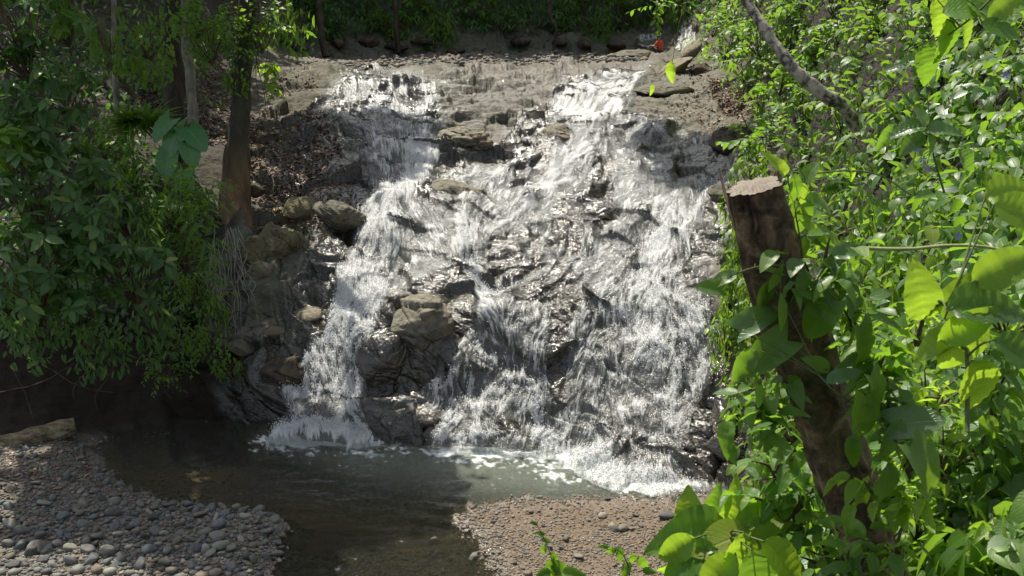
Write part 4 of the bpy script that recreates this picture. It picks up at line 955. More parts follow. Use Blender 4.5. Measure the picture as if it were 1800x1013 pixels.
def wood_material(name, cols, scale=6, stretch=(1, 1, .3), rough=.85, bump=.02):
    m = NT(name); c = m.coord(stretch); n = m.noise(scale, 6, .65, c)
    return m.done(m.principled(Base_Color=m.ramp(n, [(.3+.45*i/(len(cols)-1), q) for i, q in enumerate(cols)]), Roughness=rough, Normal=m.bump(m.noise(scale*3, 6, .7, c), .8, bump)))
M_STEM = wood_material('green_stem', [(.04, .06, .02), (.09, .12, .035), (.14, .14, .06)], 9, bump=.004)
M_TWIG = wood_material('brown_twig', [(.03, .022, .015), (.09, .065, .04), (.16, .12, .08)], 9, bump=.004)
M_BARKD = wood_material('dark_bark', [(.012, .010, .007), (.035, .028, .018), (.07, .06, .035), (.05, .065, .03)], 5)
M_BARKP = wood_material('pale_bark', [(.08, .072, .055), (.26, .24, .19), (.46, .43, .35)], 5)

def clump_points(r, c, rad, n, shell=.45, gap=True):
    d = norm(r.normal(size=(n*3, 3))); q = d*(r.power(3.2, n*3)**1.0)[:, None]
    q = q*(1+.22*fbm(d*1.6+r.uniform(0, 50), 2, 7))[:, None]
    P = c+q*rad
    if gap: P = P[vnoise(P*(1.9/np.mean(rad))+3.3, 5) > -.28]
    return P[:n]
def shrub(name, label, cat, c, rad, L, kind, lp, seed, n_leaf, style='rosette', k=7, group=None, base=None, stem_mat=None, bias=0.0):
    """crown of leaf groups round centre c with radii rad; stems run up from base"""
    r = np.random.default_rng(seed); c = np.asarray(c, float); rad = np.asarray(rad, float)
    base = c+np.array([0, .2*rad[1], -rad[2]*1.05]) if base is None else np.asarray(base, float)
    root = empty(name, base, label, cat, group); lv = Leaves()
    nt = max(6, n_leaf//k); T = clump_points(r, c, rad, nt); nt = len(T)
    out = norm((T-c)/rad)
    if style == 'rosette':
        ax = norm(out*.55+np.array([0, 0, .85])+r.normal(0, .18, (nt, 3)))
        a = norm(np.cross(ax, r.normal(size=(nt, 3)))); b = np.cross(ax, a)
        for j in range(k):
            th = 2*math.pi*j/k+r.uniform(-.35, .35, nt); el = r.normal(-.05, .28, nt)
            d = norm((np.cos(th)[:, None]*a+np.sin(th)[:, None]*b)*np.cos(el)[:, None]+ax*np.sin(el)[:, None]-np.array([0, 0, .22]))
            lv.add(T+d*L*.08-ax*r.uniform(0, .25, nt)[:, None]*L, d, norm(ax+r.normal(0, .15, (nt, 3))), L*r.uniform(.65, 1.1, nt))
    elif style == 'twig':
        d0 = norm(out*.9+np.array([0, 0, .1])+r.normal(0, .45, (nt, 3))); d0[:, 2] -= .1; d0 = norm(d0)
        sp = L*.38
        side = norm(np.cross(d0, np.array([0, 0, 1.]))+1e-4); up = np.cross(side, d0)
        for j in range(k):
            q = (j-k/2)*sp; s = 1 if j % 2 else -1
            p = T+d0*q; p[:, 2] -= .10*(q**2)/max(L, .05)*.5
            dd = norm(d0*.55+side*s*.8-np.array([0, 0, .30])+r.normal(0, .18, (nt, 3)))
            lv.add(p, dd, norm(up+np.array([0, 0, .5])+r.normal(0, .25, (nt, 3))), L*r.uniform(.6, 1.15, nt)*(1-.35*abs(j-k/2)/k))
    elif style == 'hang':
        for j in range(k):
            p = T.copy(); p[:, 2] -= j*L*.42; p += r.normal(0, L*.22, (nt, 3))
            dd = norm(np.stack([r.normal(0, .5, nt), r.normal(-.2, .5, nt), -np.ones(nt)*r.uniform(.4, 1.1, nt)], -1))
            lv.add(p, dd, norm(np.stack([r.normal(0, .4, nt), r.normal(-.9, .4, nt), r.uniform(.2, 1, nt)], -1)), L*r.uniform(.6, 1.1, nt))
    elif style == 'spray':                       # strap leaves fountaining from one point
        n = n_leaf; th = r.uniform(0, 6.28, n); el = r.uniform(.25, 1.35, n)
        dd = np.stack([np.cos(th)*np.cos(el), np.sin(th)*np.cos(el), np.sin(el)], -1)
        lv.add(np.repeat(base[None], n, 0)+dd*.03, dd, norm(np.stack([-np.cos(th)*np.sin(el), -np.sin(th)*np.sin(el), np.cos(el)], -1)), L*r.uniform(.6, 1.1, n))
    lv.build('foliage', lp, ML[kind], root, seed, base, bias)
    if style != 'spray':
        paths = []
        for i in r.choice(nt, min(nt, 22), replace=False):
            mid = base*.45+T[i]*.55+np.array([0, 0, .12*rad[2]])+r.normal(0, .08, 3)*rad
            p = curve_pts([base, mid, T[i]], 4); paths.append((p, np.linspace(.022, .006, len(p))*max(.4, min(1.6, rad.mean()))))
        V, f = tubes(paths, 4); mesh_np('stem', V-base, f, stem_mat or M_TWIG, parent=root)
    return root
def bush(px, py, rpx, kind, lp, L, label, seed, style='rosette', k=7, cover=3.2, dt=0.0, t=None, flat=.85, name='shrub', cat='shrub', group=None, bias=0.0, rz=None):
    if t is None: t = float(ground_t(px, py))
    rx = rpx*t/F; rzz = (rz or rpx)*t/F*(flat if rz is None else 1); ry = .8*min(rx, rzz)
    t = t - ry*.75 + dt; c = at(px, py, t)
    la = {'oval': .30, 'lance': .19, 'ovate': .38, 'small': .36, 'strap': .07, 'nearov': .38, 'heartv': .5}[lp]*L*L
    n = int(cover*math.pi*rx*rzz/la)
    return shrub(name, label, cat, c, (rx, ry, rzz), L, kind, lp, seed, n, style, k, group, None, None, bias)

# ------------------------------------------------------------------ left bank vegetation
LB = 'leafy shrubs of the left bank'
left = [
 (30, 40, 105, 'dark', 'oval', .33, 'rosette', 'broad-leaved dark tree crown filling the top left corner', 18.0),
 (110, 15, 70, 'mid', 'oval', .32, 'rosette', 'lighter leaf spray hanging at the top left, right of the corner crown', 18.6),
 (35, 190, 100, 'dark', 'oval', .33, 'rosette', 'dark shrub with pale-ribbed leaves at the left edge below the corner crown', 18.2),
 (105, 150, 62, 'dark', 'oval', .32, 'rosette', 'shrub with whorled leaves left of the leaning mossy branch', 19.2),
 (15, 265, 46, 'bright', 'oval', .29, 'rosette', 'sunlit yellowish leaf tuft at the left edge', 17.2),
 (60, 330, 95, 'dark', 'oval', .32, 'rosette', 'dark whorled shrub under the yellowish tuft at the left edge', 17.8),
 (150, 290, 60, 'dark', 'oval', .30, 'rosette', 'small dark shrub right of the yellowish tuft', 19.0),
 (50, 460, 105, 'dark', 'oval', .32, 'rosette', 'large dark shrub at the left edge half way down the bank', 17.6),
 (165, 400, 90, 'dark', 'oval', .32, 'rosette', 'pale-edged whorled shrub in the middle of the left bank', 18.2),
 (130, 510, 85, 'dark', 'oval', .30, 'rosette', 'drooping dark shrub below the middle of the left bank', 18.0),
 (230, 470, 75, 'dark', 'oval', .29, 'rosette', 'greyish shrub whose leaves droop over the dark hollow', 18.6),
 (215, 370, 55, 'dark', 'oval', .29, 'rosette', 'dense dark shrub tucked behind the feathery one', 20.4),
 (235, 290, 62, 'bright', 'lance', .29, 'twig', 'feathery bright shrub left of the giant heart leaves', 21.0),
 (300, 350, 70, 'bright', 'lance', .29, 'twig', 'feathery bright shrub directly under the giant heart leaves', 20.6),
 (350, 345, 42, 'bright', 'lance', .28, 'twig', 'feathery bright shrub against the foot of the big trunk', 21.6),
 (320, 430, 62, 'mid', 'lance', .29, 'twig', 'feathery shrub above the hanging roots', 20.6),
 (345, 500, 45, 'mid', 'lance', .18, 'twig', 'thin feathery shrub beside the hanging roots', 20.6),
 (265, 550, 48, 'dark', 'lance', .24, 'hang', 'dark trailing creeper in the hollow below the feathery shrubs', 19.9),
 (60, 560, 62, 'dark', 'oval', .20, 'hang', 'very dark creeper in the hollow above the log', 18.8),
 (170, 590, 50, 'dark', 'lance', .24, 'hang', 'dark creeper in the hollow right of the log', 19.4),
 (290, 645, 40, 'mid', 'small', .13, 'twig', 'small green bush low on the bank above the pool', 20.2),
 (350, 600, 45, 'mid', 'small', .12, 'hang', 'small-leaved creeper trailing among the hanging roots', 20.4),
 (380, 540, 32, 'mid', 'small', .12, 'hang', 'light green creeper at the top of the hanging roots', 21.2),
 (225, 190, 34, 'mid', 'strap', .75, 'spray', 'spiky rosette plant in the dark gap left of the paired trunks', 23.0),
 (260, 195, 30, 'mid', 'strap', .7, 'spray', 'second spiky rosette plant nearer the paired trunks', 23.0),
 (255, 50, 60, 'mid', 'oval', .20, 'hang', 'leafy creeper hanging at the top between the corner crown and the trunks', 22.0),
 (190, 60, 38, 'mid', 'lance', .22, 'hang', 'trailing yellow-tipped creeper on the leaning mossy branch', 20.5),
 (365, 55, 60, 'bright', 'small', .17, 'twig', 'bright hanging foliage between the paired trunks and the big trunk', 23.0),
 (340, 20, 50, 'bright', 'small', .17, 'hang', 'bright foliage at the top edge above the paired trunks', 23.4),
 (455, 45, 52, 'mid', 'small', .18, 'twig', 'bright leaf spray right of the top of the big trunk', 24.0),
 (510, 18, 36, 'mid', 'lance', .29, 'hang', 'thin leaf spray hanging at the top edge right of the big trunk', 25.0),
 (478, 130, 34, 'lime', 'oval', .30, 'rosette', 'lime green leaf rosette growing from the right side of the big trunk', 24.2),
 (415, 130, 28, 'mid', 'small', .14, 'hang', 'creeper climbing the big trunk', 23.9),
 (410, 55, 36, 'dark', 'small', .16, 'hang', 'dark creeper over the upper part of the big trunk', 23.9),
 (300, 120, 50, 'dark', 'small', .2, 'hang', 'dim undergrowth behind the paired trunks', 28.0),
 (180, 230, 60, 'dark', 'small', .2, 'hang', 'dim undergrowth behind the leaning mossy branch', 24.5),
 (380, 200, 34, 'dark', 'small', .18, 'hang', 'dim undergrowth between the paired trunks and the big trunk', 30.0),
 (400, 640, 24, 'mid', 'small', .11, 'hang', 'little creeper at the lower end of the hanging roots', 20.6),
]
for i, (px, py, rp, kind, lp, L, st, lab, t) in enumerate(left):
    hang = st == 'hang'
    bush(px, py, rp, kind, lp, L, lab, 1000+i, st, 7 if st != 'twig' else 11, cover=(2.2 if hang else 2.6) if lp != 'strap' else 14, t=t, group=LB if lp == 'oval' else None,
         name='creeper' if hang else ('grass_tuft' if lp == 'strap' else 'shrub'), cat='creeper' if hang else ('grass tuft' if lp == 'strap' else 'shrub'), flat=.9)
# leaves on the ground layer
def cover(name, poly, n, kind, lp, L, label, seed, lift=.12, t_shift=.0):
    r = np.random.default_rng(seed); q = in_poly(poly, n, r); P = surf(q[:, 0], q[:, 1]); nn = bilin(N0, GX, GY, q[:, 0], q[:, 1])
    P = P+nn*r.uniform(0, lift, n)[:, None]
    d = norm(np.stack([r.normal(0, .6, n), r.normal(-.4, .5, n), r.normal(-.5, .4, n)], -1)); u = norm(nn+r.normal(0, .35, (n, 3))+np.array([0, 0, .3]))
    lv = Leaves(); lv.add(P, d, u, L*r.uniform(.5, 1.2, n)); o = lv.build(name, lp, ML[kind], None, seed); return tag(o, label, 'ground cover', kind='stuff')
cover('ground_cover', [(-100, -60), (360, -60), (330, 90), (250, 240), (380, 380), (390, 540), (330, 590), (200, 600), (-100, 590)], 4600, 'dark', 'oval', .24, 'dark low leaves covering the left bank', 61, .35)
cover('ground_cover', [(480, -150), (1300, -150), (1290, 40), (1180, 30), (1100, 60), (950, 62), (700, 64), (520, 80)], 7000, 'dark', 'lance', .45, 'dark leaves hanging over the forested far bank', 62, .9)
cover('ground_cover', [(1345, 130), (1500, -100), (2000, -100), (2000, 1100), (1340, 1100), (1310, 860), (1335, 700), (1300, 560), (1330, 350)], 13000, 'mid', 'ovate', .17, 'green leaves carpeting the right bank', 63, .3)
# far forest edge
r = np.random.default_rng(401)
FAR = [(500, 55), (545, 10), (590, 45), (640, 12), (690, 40), (735, 20), (770, 48), (830, 15), (880, 40), (930, 15), (975, 35), (1010, 12), (1055, 38), (1095, 18), (1150, 2), (1210, 5)]
FL = ['first', 'second', 'third', 'fourth', 'fifth', 'sixth', 'seventh', 'eighth', 'ninth', 'tenth', 'eleventh', 'twelfth', 'thirteenth', 'fourteenth', 'fifteenth', 'last']
for i, (px, py) in enumerate(FAR):
    bush(px, py-6, r.uniform(30, 44), 'bright' if i in (6, 4, 12) else ('mid' if i % 2 else 'dark'), 'oval' if i % 2 else 'lance', .40, 'dim bush of the far forest edge, %s from the left' % FL[i], 1200+i, 'rosette' if i % 3 else 'hang', 7, 2.0, dt=-1.2, group='bushes of the far forest edge')  # sunlit clumps put into the leaf colour: brighter on a few bushes
# ------------------------------------------------------------------ trunks of the left bank
def trunk_thing(name, label, ctrl, rads, mat, seed, cat='tree', bark=.03, sides=26, flare=None, group=None, part='trunk'):
    path = curve_pts(ctrl, 14); rad = np.interp(np.linspace(0, 1, len(path)), np.linspace(0, 1, len(rads)), rads)
    V, f = tube(path, rad, sides); cen = np.repeat(path, sides, 0); o_ = norm(V-cen); rr_ = np.repeat(rad, sides)
    V = V + o_*(rr_*(.22*fbm(V*np.array([2.2, 2.2, .5])/max(.3, rad.mean()*2), 4, seed)))[:, None] + o_*(bark*fbm(V*np.array([9, 9, 2.2]), 4, seed+1))[:, None]*.6
    if flare is not None:
        h0, amp, nl = flare; z0 = path[-1, 2]; hh = V[:, 2]-z0; ang = np.arctan2(o_[:, 1], o_[:, 0])
        V = V + o_*(np.exp(-np.clip(hh, 0, 9)/h0)*amp*(.4+.6*np.abs(np.sin(ang*nl/2+.7))))[:, None]
    base = path[-1]; root = empty(name, base, label, cat, group)
    mesh_np(part, V-base, f, mat, parent=root); return root
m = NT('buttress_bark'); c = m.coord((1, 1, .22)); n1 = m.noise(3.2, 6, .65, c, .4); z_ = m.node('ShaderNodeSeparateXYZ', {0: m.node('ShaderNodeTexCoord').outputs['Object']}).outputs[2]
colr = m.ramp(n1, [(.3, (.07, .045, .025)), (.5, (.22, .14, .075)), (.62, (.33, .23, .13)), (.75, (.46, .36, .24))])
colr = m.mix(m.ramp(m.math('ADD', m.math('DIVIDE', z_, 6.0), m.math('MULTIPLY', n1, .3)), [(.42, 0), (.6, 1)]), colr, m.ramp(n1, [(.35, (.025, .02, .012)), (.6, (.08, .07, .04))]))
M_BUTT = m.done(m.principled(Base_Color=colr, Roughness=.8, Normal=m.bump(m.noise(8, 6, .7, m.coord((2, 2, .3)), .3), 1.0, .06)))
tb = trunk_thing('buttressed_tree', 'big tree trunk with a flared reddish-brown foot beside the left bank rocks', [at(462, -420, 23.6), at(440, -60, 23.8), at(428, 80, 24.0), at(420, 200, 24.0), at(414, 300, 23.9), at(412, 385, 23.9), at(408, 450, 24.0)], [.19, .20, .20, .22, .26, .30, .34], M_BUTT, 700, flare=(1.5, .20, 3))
def crown_for(tree, c, rad, L, n, kind, seed, lp='oval'):
    r = np.random.default_rng(seed); base = np.array(tree.location); lv = Leaves(); T = clump_points(r, np.array(c), np.array(rad), n, gap=True); k = len(T)
    for j in range(5):
        d = norm(np.stack([r.normal(0, .7, k), r.normal(0, .7, k), r.normal(-.15, .3, k)], -1)); lv.add(T+r.normal(0, L*.5, (k, 3)), d, norm(np.stack([r.normal(0, .3, k), r.normal(0, .3, k), np.ones(k)], -1)), L*r.uniform(.7, 1.2, k))
    lv.build('crown', lp, ML[kind], tree, seed, base)
trunk_thing('slim_tree', 'dark upright trunk, left of the paired trunks', [at(300, -400, 25), at(303, -30, 25.2), at(306, 100, 25.4), at(308, 235, 25.4)], [.20, .22, .23, .25], M_BARKD, 710)
trunk_thing('slim_tree', 'slim pale-barked trunk standing close beside the dark one', [at(322, -400, 24.6), at(326, 40, 24.8), at(333, 120, 24.9), at(341, 218, 24.9)], [.10, .11, .12, .13], M_BARKP, 711, bark=.015)
trunk_thing('slim_tree', 'thin spotted stem at the left in the dark gap', [at(200, -100, 22.6), at(201, 100, 22.8), at(205, 180, 22.9), at(208, 240, 23)], [.05, .06, .06, .06], M_BARKP, 712, bark=.01)
trunk_thing('leaning_branch', 'mossy branch leaning down to the right in the dark gap', [at(178, 30, 21), at(188, 95, 21.3), at(210, 135, 21.8), at(238, 172, 22.4)], [.07, .075, .07, .06], wood_material('mossy_bark', [(.03, .03, .015), (.09, .10, .04), (.16, .16, .09)], 7), 713, 'branch', .01, part='branch')
trunk_thing('far_tree', 'crooked thin trunk against the dark far bank', [at(980, -60, 47.5), at(966, 20, 48), at(978, 50, 48), at(972, 96, 48.4)], [.10, .09, .08, .08], M_BARKD, 714, bark=.01)
trunk_thing('far_tree', 'straight dim trunk at the left end of the far bank', [at(556, -120, 45), at(562, 40, 45), at(574, 100, 45)], [.14, .15, .17], M_BARKD, 715, bark=.01)
trunk_thing('far_tree', 'dim trunk in the far forest above the left fall', [at(690, -120, 47), at(696, 40, 47.5), at(700, 92, 48)], [.10, .12, .13], M_BARKD, 716, bark=.01)
# giant heart leaves
def elephant_ear():
    base = at(318, 305, 22.6); root = empty('elephant_ear_plant', base, 'giant heart-shaped leaves in front of the paired trunks', 'plant')
    r = np.random.default_rng(5); paths = []; mt = leaf_material('giant_leaf', [(.07, .19, .08), (.09, .25, .10), (.12, .30, .11), (.14, .34, .12)], (.35, .7, .15), .3, .36, vein=.7, ribs=6)
    for px, py, w, th, up in ((287, 222, 52, -2.3, .5), (318, 218, 46, 1.2, .8), (303, 248, 62, -1.9, .5), (341, 238, 58, -.75, .6), (334, 266, 50, -1.2, .35), (293, 285, 52, -1.7, .45), (325, 315, 50, -1.5, .3)):
        t = 22.2+r.uniform(-.2, .2); L = w*t/F*.92; c = at(px, py, t)
        d = norm(np.array([math.cos(th)*.9, -.45, math.sin(th)*.75])); n = norm(np.array([.25*math.cos(th), -.6, up+.45])); st = c-d*L*.35
        lv = Leaves(); lv.add(st, d, n, L); lv.build('leaf', 'eleph', mt, root, int(px), base)
        paths.append((curve_pts([base, (base+st)/2+np.array([0, .1, .25]), st], 6), np.linspace(.022, .012, 13)))
    for q in paths:
        V, f = tube(q[0], q[1], 6); mesh_np('stalk', V-base, f, M_STEM, parent=root)
elephant_ear()
# hanging roots and lianas
def strands(name, label, cat, items, mat, seed, rad=.012):
    r = np.random.default_rng(seed); base = at(*items[0][0]); root = empty(name, base, label, cat); paths = []
    for (a, b) in items:
        A, B = at(*a), at(*b); mid = [(A*(1-u)+B*u)+np.array([r.normal(0, .07), r.normal(0, .05), -.1*math.sin(u*3.14)]) for u in (.2, .4, .6, .8)]
        p = curve_pts([A]+mid+[B], 5); paths.append((p, np.linspace(rad*1.2, rad*.6, len(p))))
    V, f = tubes(paths, 5); mesh_np('strand', V-base, f, mat, parent=root); return root
r = np.random.default_rng(88); it = []
for k in range(26):
    x = r.uniform(365, 425); y = r.uniform(390, 470); it.append(((x, y, 21.8-(x-350)*.003), (x+r.normal(8, 14), y+r.uniform(60, 190), 20.9)))
strands('hanging_roots', 'tangle of thin pale roots hanging down the left bank', 'roots', it, M_BARKP, 1, .010)
it = [((x, -60, 23.8), (x+r.normal(0, 12), y, 23.6)) for x, y in ((452, 330), (447, 240), (405, 250), (380, 190), (470, 180), (352, 220), (362, 150), (460, 130))]
strands('lianas', 'thin lianas hanging around the big trunk', 'lianas', it, M_TWIG, 2, .010)
it = [((225, 560, 19.6), (170, 720, 20)), ((60, 640, 19), (200, 690, 19.9)), ((20, 640, 18.9), (60, 740, 19.5)), ((150, 600, 19.4), (130, 700, 19.7)), ((260, 560, 19.8), (300, 700, 20.2)), ((320, 560, 20.2), (330, 650, 20.3)), ((0, 690, 18.9), (130, 640, 19.5))]
strands('dead_twigs', 'bare twigs in the dark hollow behind the log', 'twigs', it, M_TWIG, 3, .012)

# ------------------------------------------------------------------ right bank vegetation
rows = [(-30, 'cut off by the top edge'), (40, 'just under the top edge'), (115, 'beside the foot of the leaning branch'), (190, 'level with the leaning branch foot'), (265, 'just above stump top height'), (340, 'level with the stump top'),
        (415, 'level with the pale tendril'), (490, 'level with the middle basin'), (565, 'below the big yellow leaf'), (640, 'half way down the stump'), (720, 'level with the lower stump'), (800, 'level with the pool'), (880, 'near the bottom'), (960, 'at the bottom edge')]
adj = [('glossy shrub', 'grey', 'ovate', .24, 'rosette', 6), ('bushy vine', 'mid', 'ovate', .20, 'twig', 9), ('light green shrub', 'bright', 'ovate', .22, 'twig', 9), ('creeper', 'mid', 'lance', .19, 'hang', 6)]
edge = lambda y: float(np.interp(y, [-60, 60, 150, 230, 300, 400, 560, 640, 760, 850, 930, 1013], [1330, 1320, 1345, 1350, 1335, 1320, 1318, 1330, 1368, 1370, 1420, 1440]))
r = np.random.default_rng(500); cnt = 0
colw = ['on the right bank fringe']+[q+' in from the fringe' for q in ('second', 'third', 'fourth', 'fifth', 'sixth', 'seventh', 'eighth')]
for ri, (py, rowd) in enumerate(rows):
    x = edge(py); ci = 0
    while x < 1835:
        t = float(ground_t(x, py)); j = int(r.integers(4))
        if ci == 0: j = (3, 1)[int(r.integers(2))] if 380 < py < 760 else j
        if py < 240 and j >= 2: j = int(r.integers(2))
        if py > 520 and ci > 0: j = (1, 2, 2, 0)[int(r.integers(4))]
        nm, kind, lp, L, st, k = adj[j]
        L = L*(1.25 if t > 12 else 1) if t > 5 else L*.62
        rp = r.uniform(48, 62); 
        lab = '%s %s, %s' % (nm, colw[min(ci, 7)], rowd)
        if t > 3.0: bush(x+r.uniform(-8, 8), py+r.uniform(-14, 14), rp, kind, lp, L, lab, 2000+cnt, st, k, cover=2.1 if t > 7 else 1.7, t=t*.985, name='vine' if 'vine' in nm else ('creeper' if 'creeper' in nm else 'shrub'), cat='vine' if 'vine' in nm else ('creeper' if 'creeper' in nm else 'shrub'), group='shrubs and vines of the right bank', flat=1.0)
        cnt += 1; x += r.uniform(70, 84); ci += 1
for px, py, rp, kind, t, L, lab in ((1400, 20, 50, 'mid', 26.5, .25, 'bush just right of the leaning trunk top'), (1440, 75, 46, 'bright', 23.5, .24, 'bush in the angle right of the leaning trunk'), (1375, 130, 44, 'mid', 25, .24, 'bush left of the middle of the leaning trunk'), (1330, 5, 44, 'mid', 33, .26, 'bush at the top edge behind the leaning trunk'), (1275, 70, 46, 'bright', 34, .26, 'round sunlit bush above the brown boulder'), (1310, 110, 40, 'bright', 31, .25, 'sunlit bush right of the brown boulder'), (1255, 35, 34, 'mid', 38, .28, 'bush behind the round sunlit bush'),
    (1340, 60, 48, 'mid', 30, .25, 'bush under the top of the leaning branch'), (1345, 165, 36, 'bright', 25.5, .24, 'bush with yellowish tips at the edge of the dry slab'), (1318, 255, 34, 'bright', 22, .22, 'leafy spray overhanging the dark rock hump'),
    (1150, 8, 30, 'bright', 44, .42, 'large-leaved branch tip hanging from above over the sitting person')):
    bush(px, py, rp, kind, 'ovate' if t < 40 else 'oval', L, lab, 2500+int(px), 'twig', 9, 2.4, t=t)
# leaves hanging over the right edge of the falls
for px, py, rp, t, lab in ((1288, 500, 32, 17.4, 'dark creeper hanging beside the right fall, level with the basin'), (1284, 580, 34, 17.2, 'dark creeper hanging beside the right fall, lower tip'), (1300, 430, 30, 17.8, 'creeper hanging behind the upper stump')):
    bush(px, py, rp, 'mid', 'lance', .19, lab, 2600+py, 'hang', 7, 2.4, t=t, name='creeper', cat='creeper', rz=rp*1.5)
# flowers
def flowers():
    r = np.random.default_rng(9); m = NT('violet_petal'); mat = m.done(m.principled(Base_Color=(.32, .26, .72), Roughness=.6))
    for (px, py), wh in zip(((1622, 280), (1630, 296), (1617, 341), (1768, 132), (1704, 447), (1684, 415), (1612, 262)), ('middle one of the close trio', 'lowest of the close trio', 'alone under the trio', 'alone near the top right corner', 'just below the pale tendril', 'just above the pale tendril', 'topmost of the close trio')):
        t = float(ground_t(px, py))*.88-.3; c = at(px, py, t); V = [(0, 0, 0)]; f = []
        for k in range(5):
            a = k*1.2566+r.uniform(0, .3); b = len(V)
            for rr_, da in ((.018, -.5), (.038, -.35), (.042, 0), (.038, .35), (.018, .5)): V.append((rr_*math.cos(a+da), -.008*(rr_/.04), rr_*math.sin(a+da)))
            f += [(0, b+i, b+i+1) for i in range(4)]
        o = mesh_np('flower', np.array(V)*(t/8+.3)*.62, np.array(f), mat); o.location = tuple(c); tag(o, 'small violet flower right of the stump, ' + wh, 'flower', 'violet flowers on the right bank')
flowers()
# mottled leaning branch
m = NT('mottled_bark'); c = m.coord((1, 1, 1)); 
col = m.ramp(m.noise(7, 5, .6, c, .5), [(.40, (.045, .04, .03)), (.47, (.17, .16, .12)), (.53, (.34, .31, .23)), (.7, (.46, .43, .33))])
M_MOT = m.done(m.principled(Base_Color=col, Roughness=.75, Normal=m.bump(m.noise(18, 5, .7, c), .6, .01)))
trunk_thing('leaning_tree', 'mottled pale trunk leaning across the top right', [at(1245, -140, 15), at(1300, -22, 14.6), at(1345, 52, 14.4), at(1395, 122, 14.3), at(1448, 166, 14.3), at(1482, 190, 14.4), at(1505, 225, 14.6)], [.07, .075, .08, .085, .09, .095, .095], M_MOT, 720, 'tree', .008)

# ------------------------------------------------------------------ the cut stump
def stump():
    ctrl = [at(1325, 328, 2.94), at(1344, 420, 3.0), at(1370, 520, 3.06), at(1408, 610, 3.12), at(1458, 750, 3.18), at(1502, 880, 3.25), at(1545, 1010, 3.32), at(1590, 1200, 3.45)]
    path = curve_pts(ctrl, 22); n = len(path); sides = 72; w = [93, 99, 104, 108, 106, 104, 104, 120]
    rad = np.interp(np.linspace(0, 1, n), np.linspace(0, 1, 8), w)/2*3.1/F
    V, f = tube(path, rad, sides); cen = np.repeat(path, sides, 0); o_ = norm(V-cen)
    ax = np.repeat(norm(np.gradient(path, axis=0)), sides, 0); loc = V-cen; s_ = np.repeat(np.cumsum(np.r_[0, np.linalg.norm(np.diff(path, axis=0), axis=1)]), sides)
    q = np.stack([loc[:, 0]*30, loc[:, 1]*30, s_*4], -1)
    V = V + o_*(.014*fbm(q, 5, 800)+.009*fbm(V*5, 3, 801)-.014*np.abs(fbm(q*np.array([1.7, 1.7, .8]), 4, 803)))[:, None]
    base = path[-1]; root = empty('cut_stump', base, 'tall leaning sawn-off stump with dark bark in the right foreground', 'stump')
    m = NT('stump_bark'); c = m.coord(); n1 = m.noise(11, 7, .7, c, .5)
    col = m.ramp(n1, [(.34, (.018, .011, .006)), (.46, (.075, .046, .023)), (.56, (.17, .115, .06)), (.66, (.32, .24, .14))])
    col = m.mix(m.math('MULTIPLY', m.ramp(m.noise(3.5, 4, .6, c), [(.52, 0), (.66, 1)]), .5), col, (.07, .085, .025))
    bark = m.done(m.principled(Base_Color=col, Roughness=.85, Normal=m.bump(m.noise(24, 7, .72, c, .4), 1.0, .012)))
    mesh_np('bark', V-base, f, bark, parent=root)
    # sawn face, a little domed and ragged, with splinters along its far edge
    ring = V[:sides]; cc = ring.mean(0); R_ = np.random.default_rng(3); W = [cc+np.array([0, 0, .006])]; up = -norm(path[1]-path[0])
    for q_ in (.3, .6, .85, 1.0): W += list(cc+(ring-cc)*q_+up*(.008*(1-q_)+.004)+np.array([0, 0, 1])*R_.normal(0, .0015, (sides, 1))*(q_ < 1))
    i = np.arange(sides); k = (i+1) % sides; F3 = np.stack([0*i, 1+k, 1+i], -1); F4 = np.concatenate([np.stack([1+a*sides+i, 1+a*sides+k, 1+(a+1)*sides+k, 1+(a+1)*sides+i], -1) for a in range(3)])
    m = NT('sawn_wood'); rings = m.node('ShaderNodeTexWave', {'Scale': 30.0, 'Distortion': 6.0, 'Detail': 3.0, 'Vector': m.coord()}, wave_type='BANDS')
    wood = m.done(m.principled(Base_Color=m.mix(m.math('MULTIPLY', rings.outputs['Fac'], .35), m.ramp(m.noise(26, 5, .7, m.coord()), [(.35, (.09, .07, .05)), (.6, (.20, .165, .125))]), (.24, .20, .155)), Roughness=.8))
    mesh_np('sawn_face', np.array(W)-base, [F3, F4], wood, parent=root)
    for j in range(30):
        a = R_.uniform(0, 1); ii = int(a*sides) % sides; p = ring[ii]
        if (p-cc)[1] < -.01 and (p-cc)[0] < .03: continue
        h = R_.uniform(.006, .03)*(1.3 if (p-cc)[0] > .02 else .7); t_ = norm(ring[(ii+1) % sides]-p); w_ = R_.uniform(.003, .009); inn = norm(cc-p)
        pts = np.array([p-t_*w_, p+t_*w_, p+inn*.006, p+np.array([R_.normal(0, .004), 0, h])-inn*.002]); mesh_np('splinter', pts-base, np.array([(0, 1, 3), (1, 2, 3), (2, 0, 3)]), M_TWIG, parent=root, smooth=False)
stump()
def stick():
    p = curve_pts([at(1264, 296, 3.3), at(1272, 330, 3.28), at(1282, 365, 3.25), at(1293, 402, 3.22)], 6); base = p[-1]
    root = empty('broken_twig', base, 'thin brown twig leaning against the left side of the stump top', 'twig'); V, f = tube(p, np.linspace(.004, .007, len(p)), 7); mesh_np('stem', V-base, f, M_TWIG, parent=root)
stick()
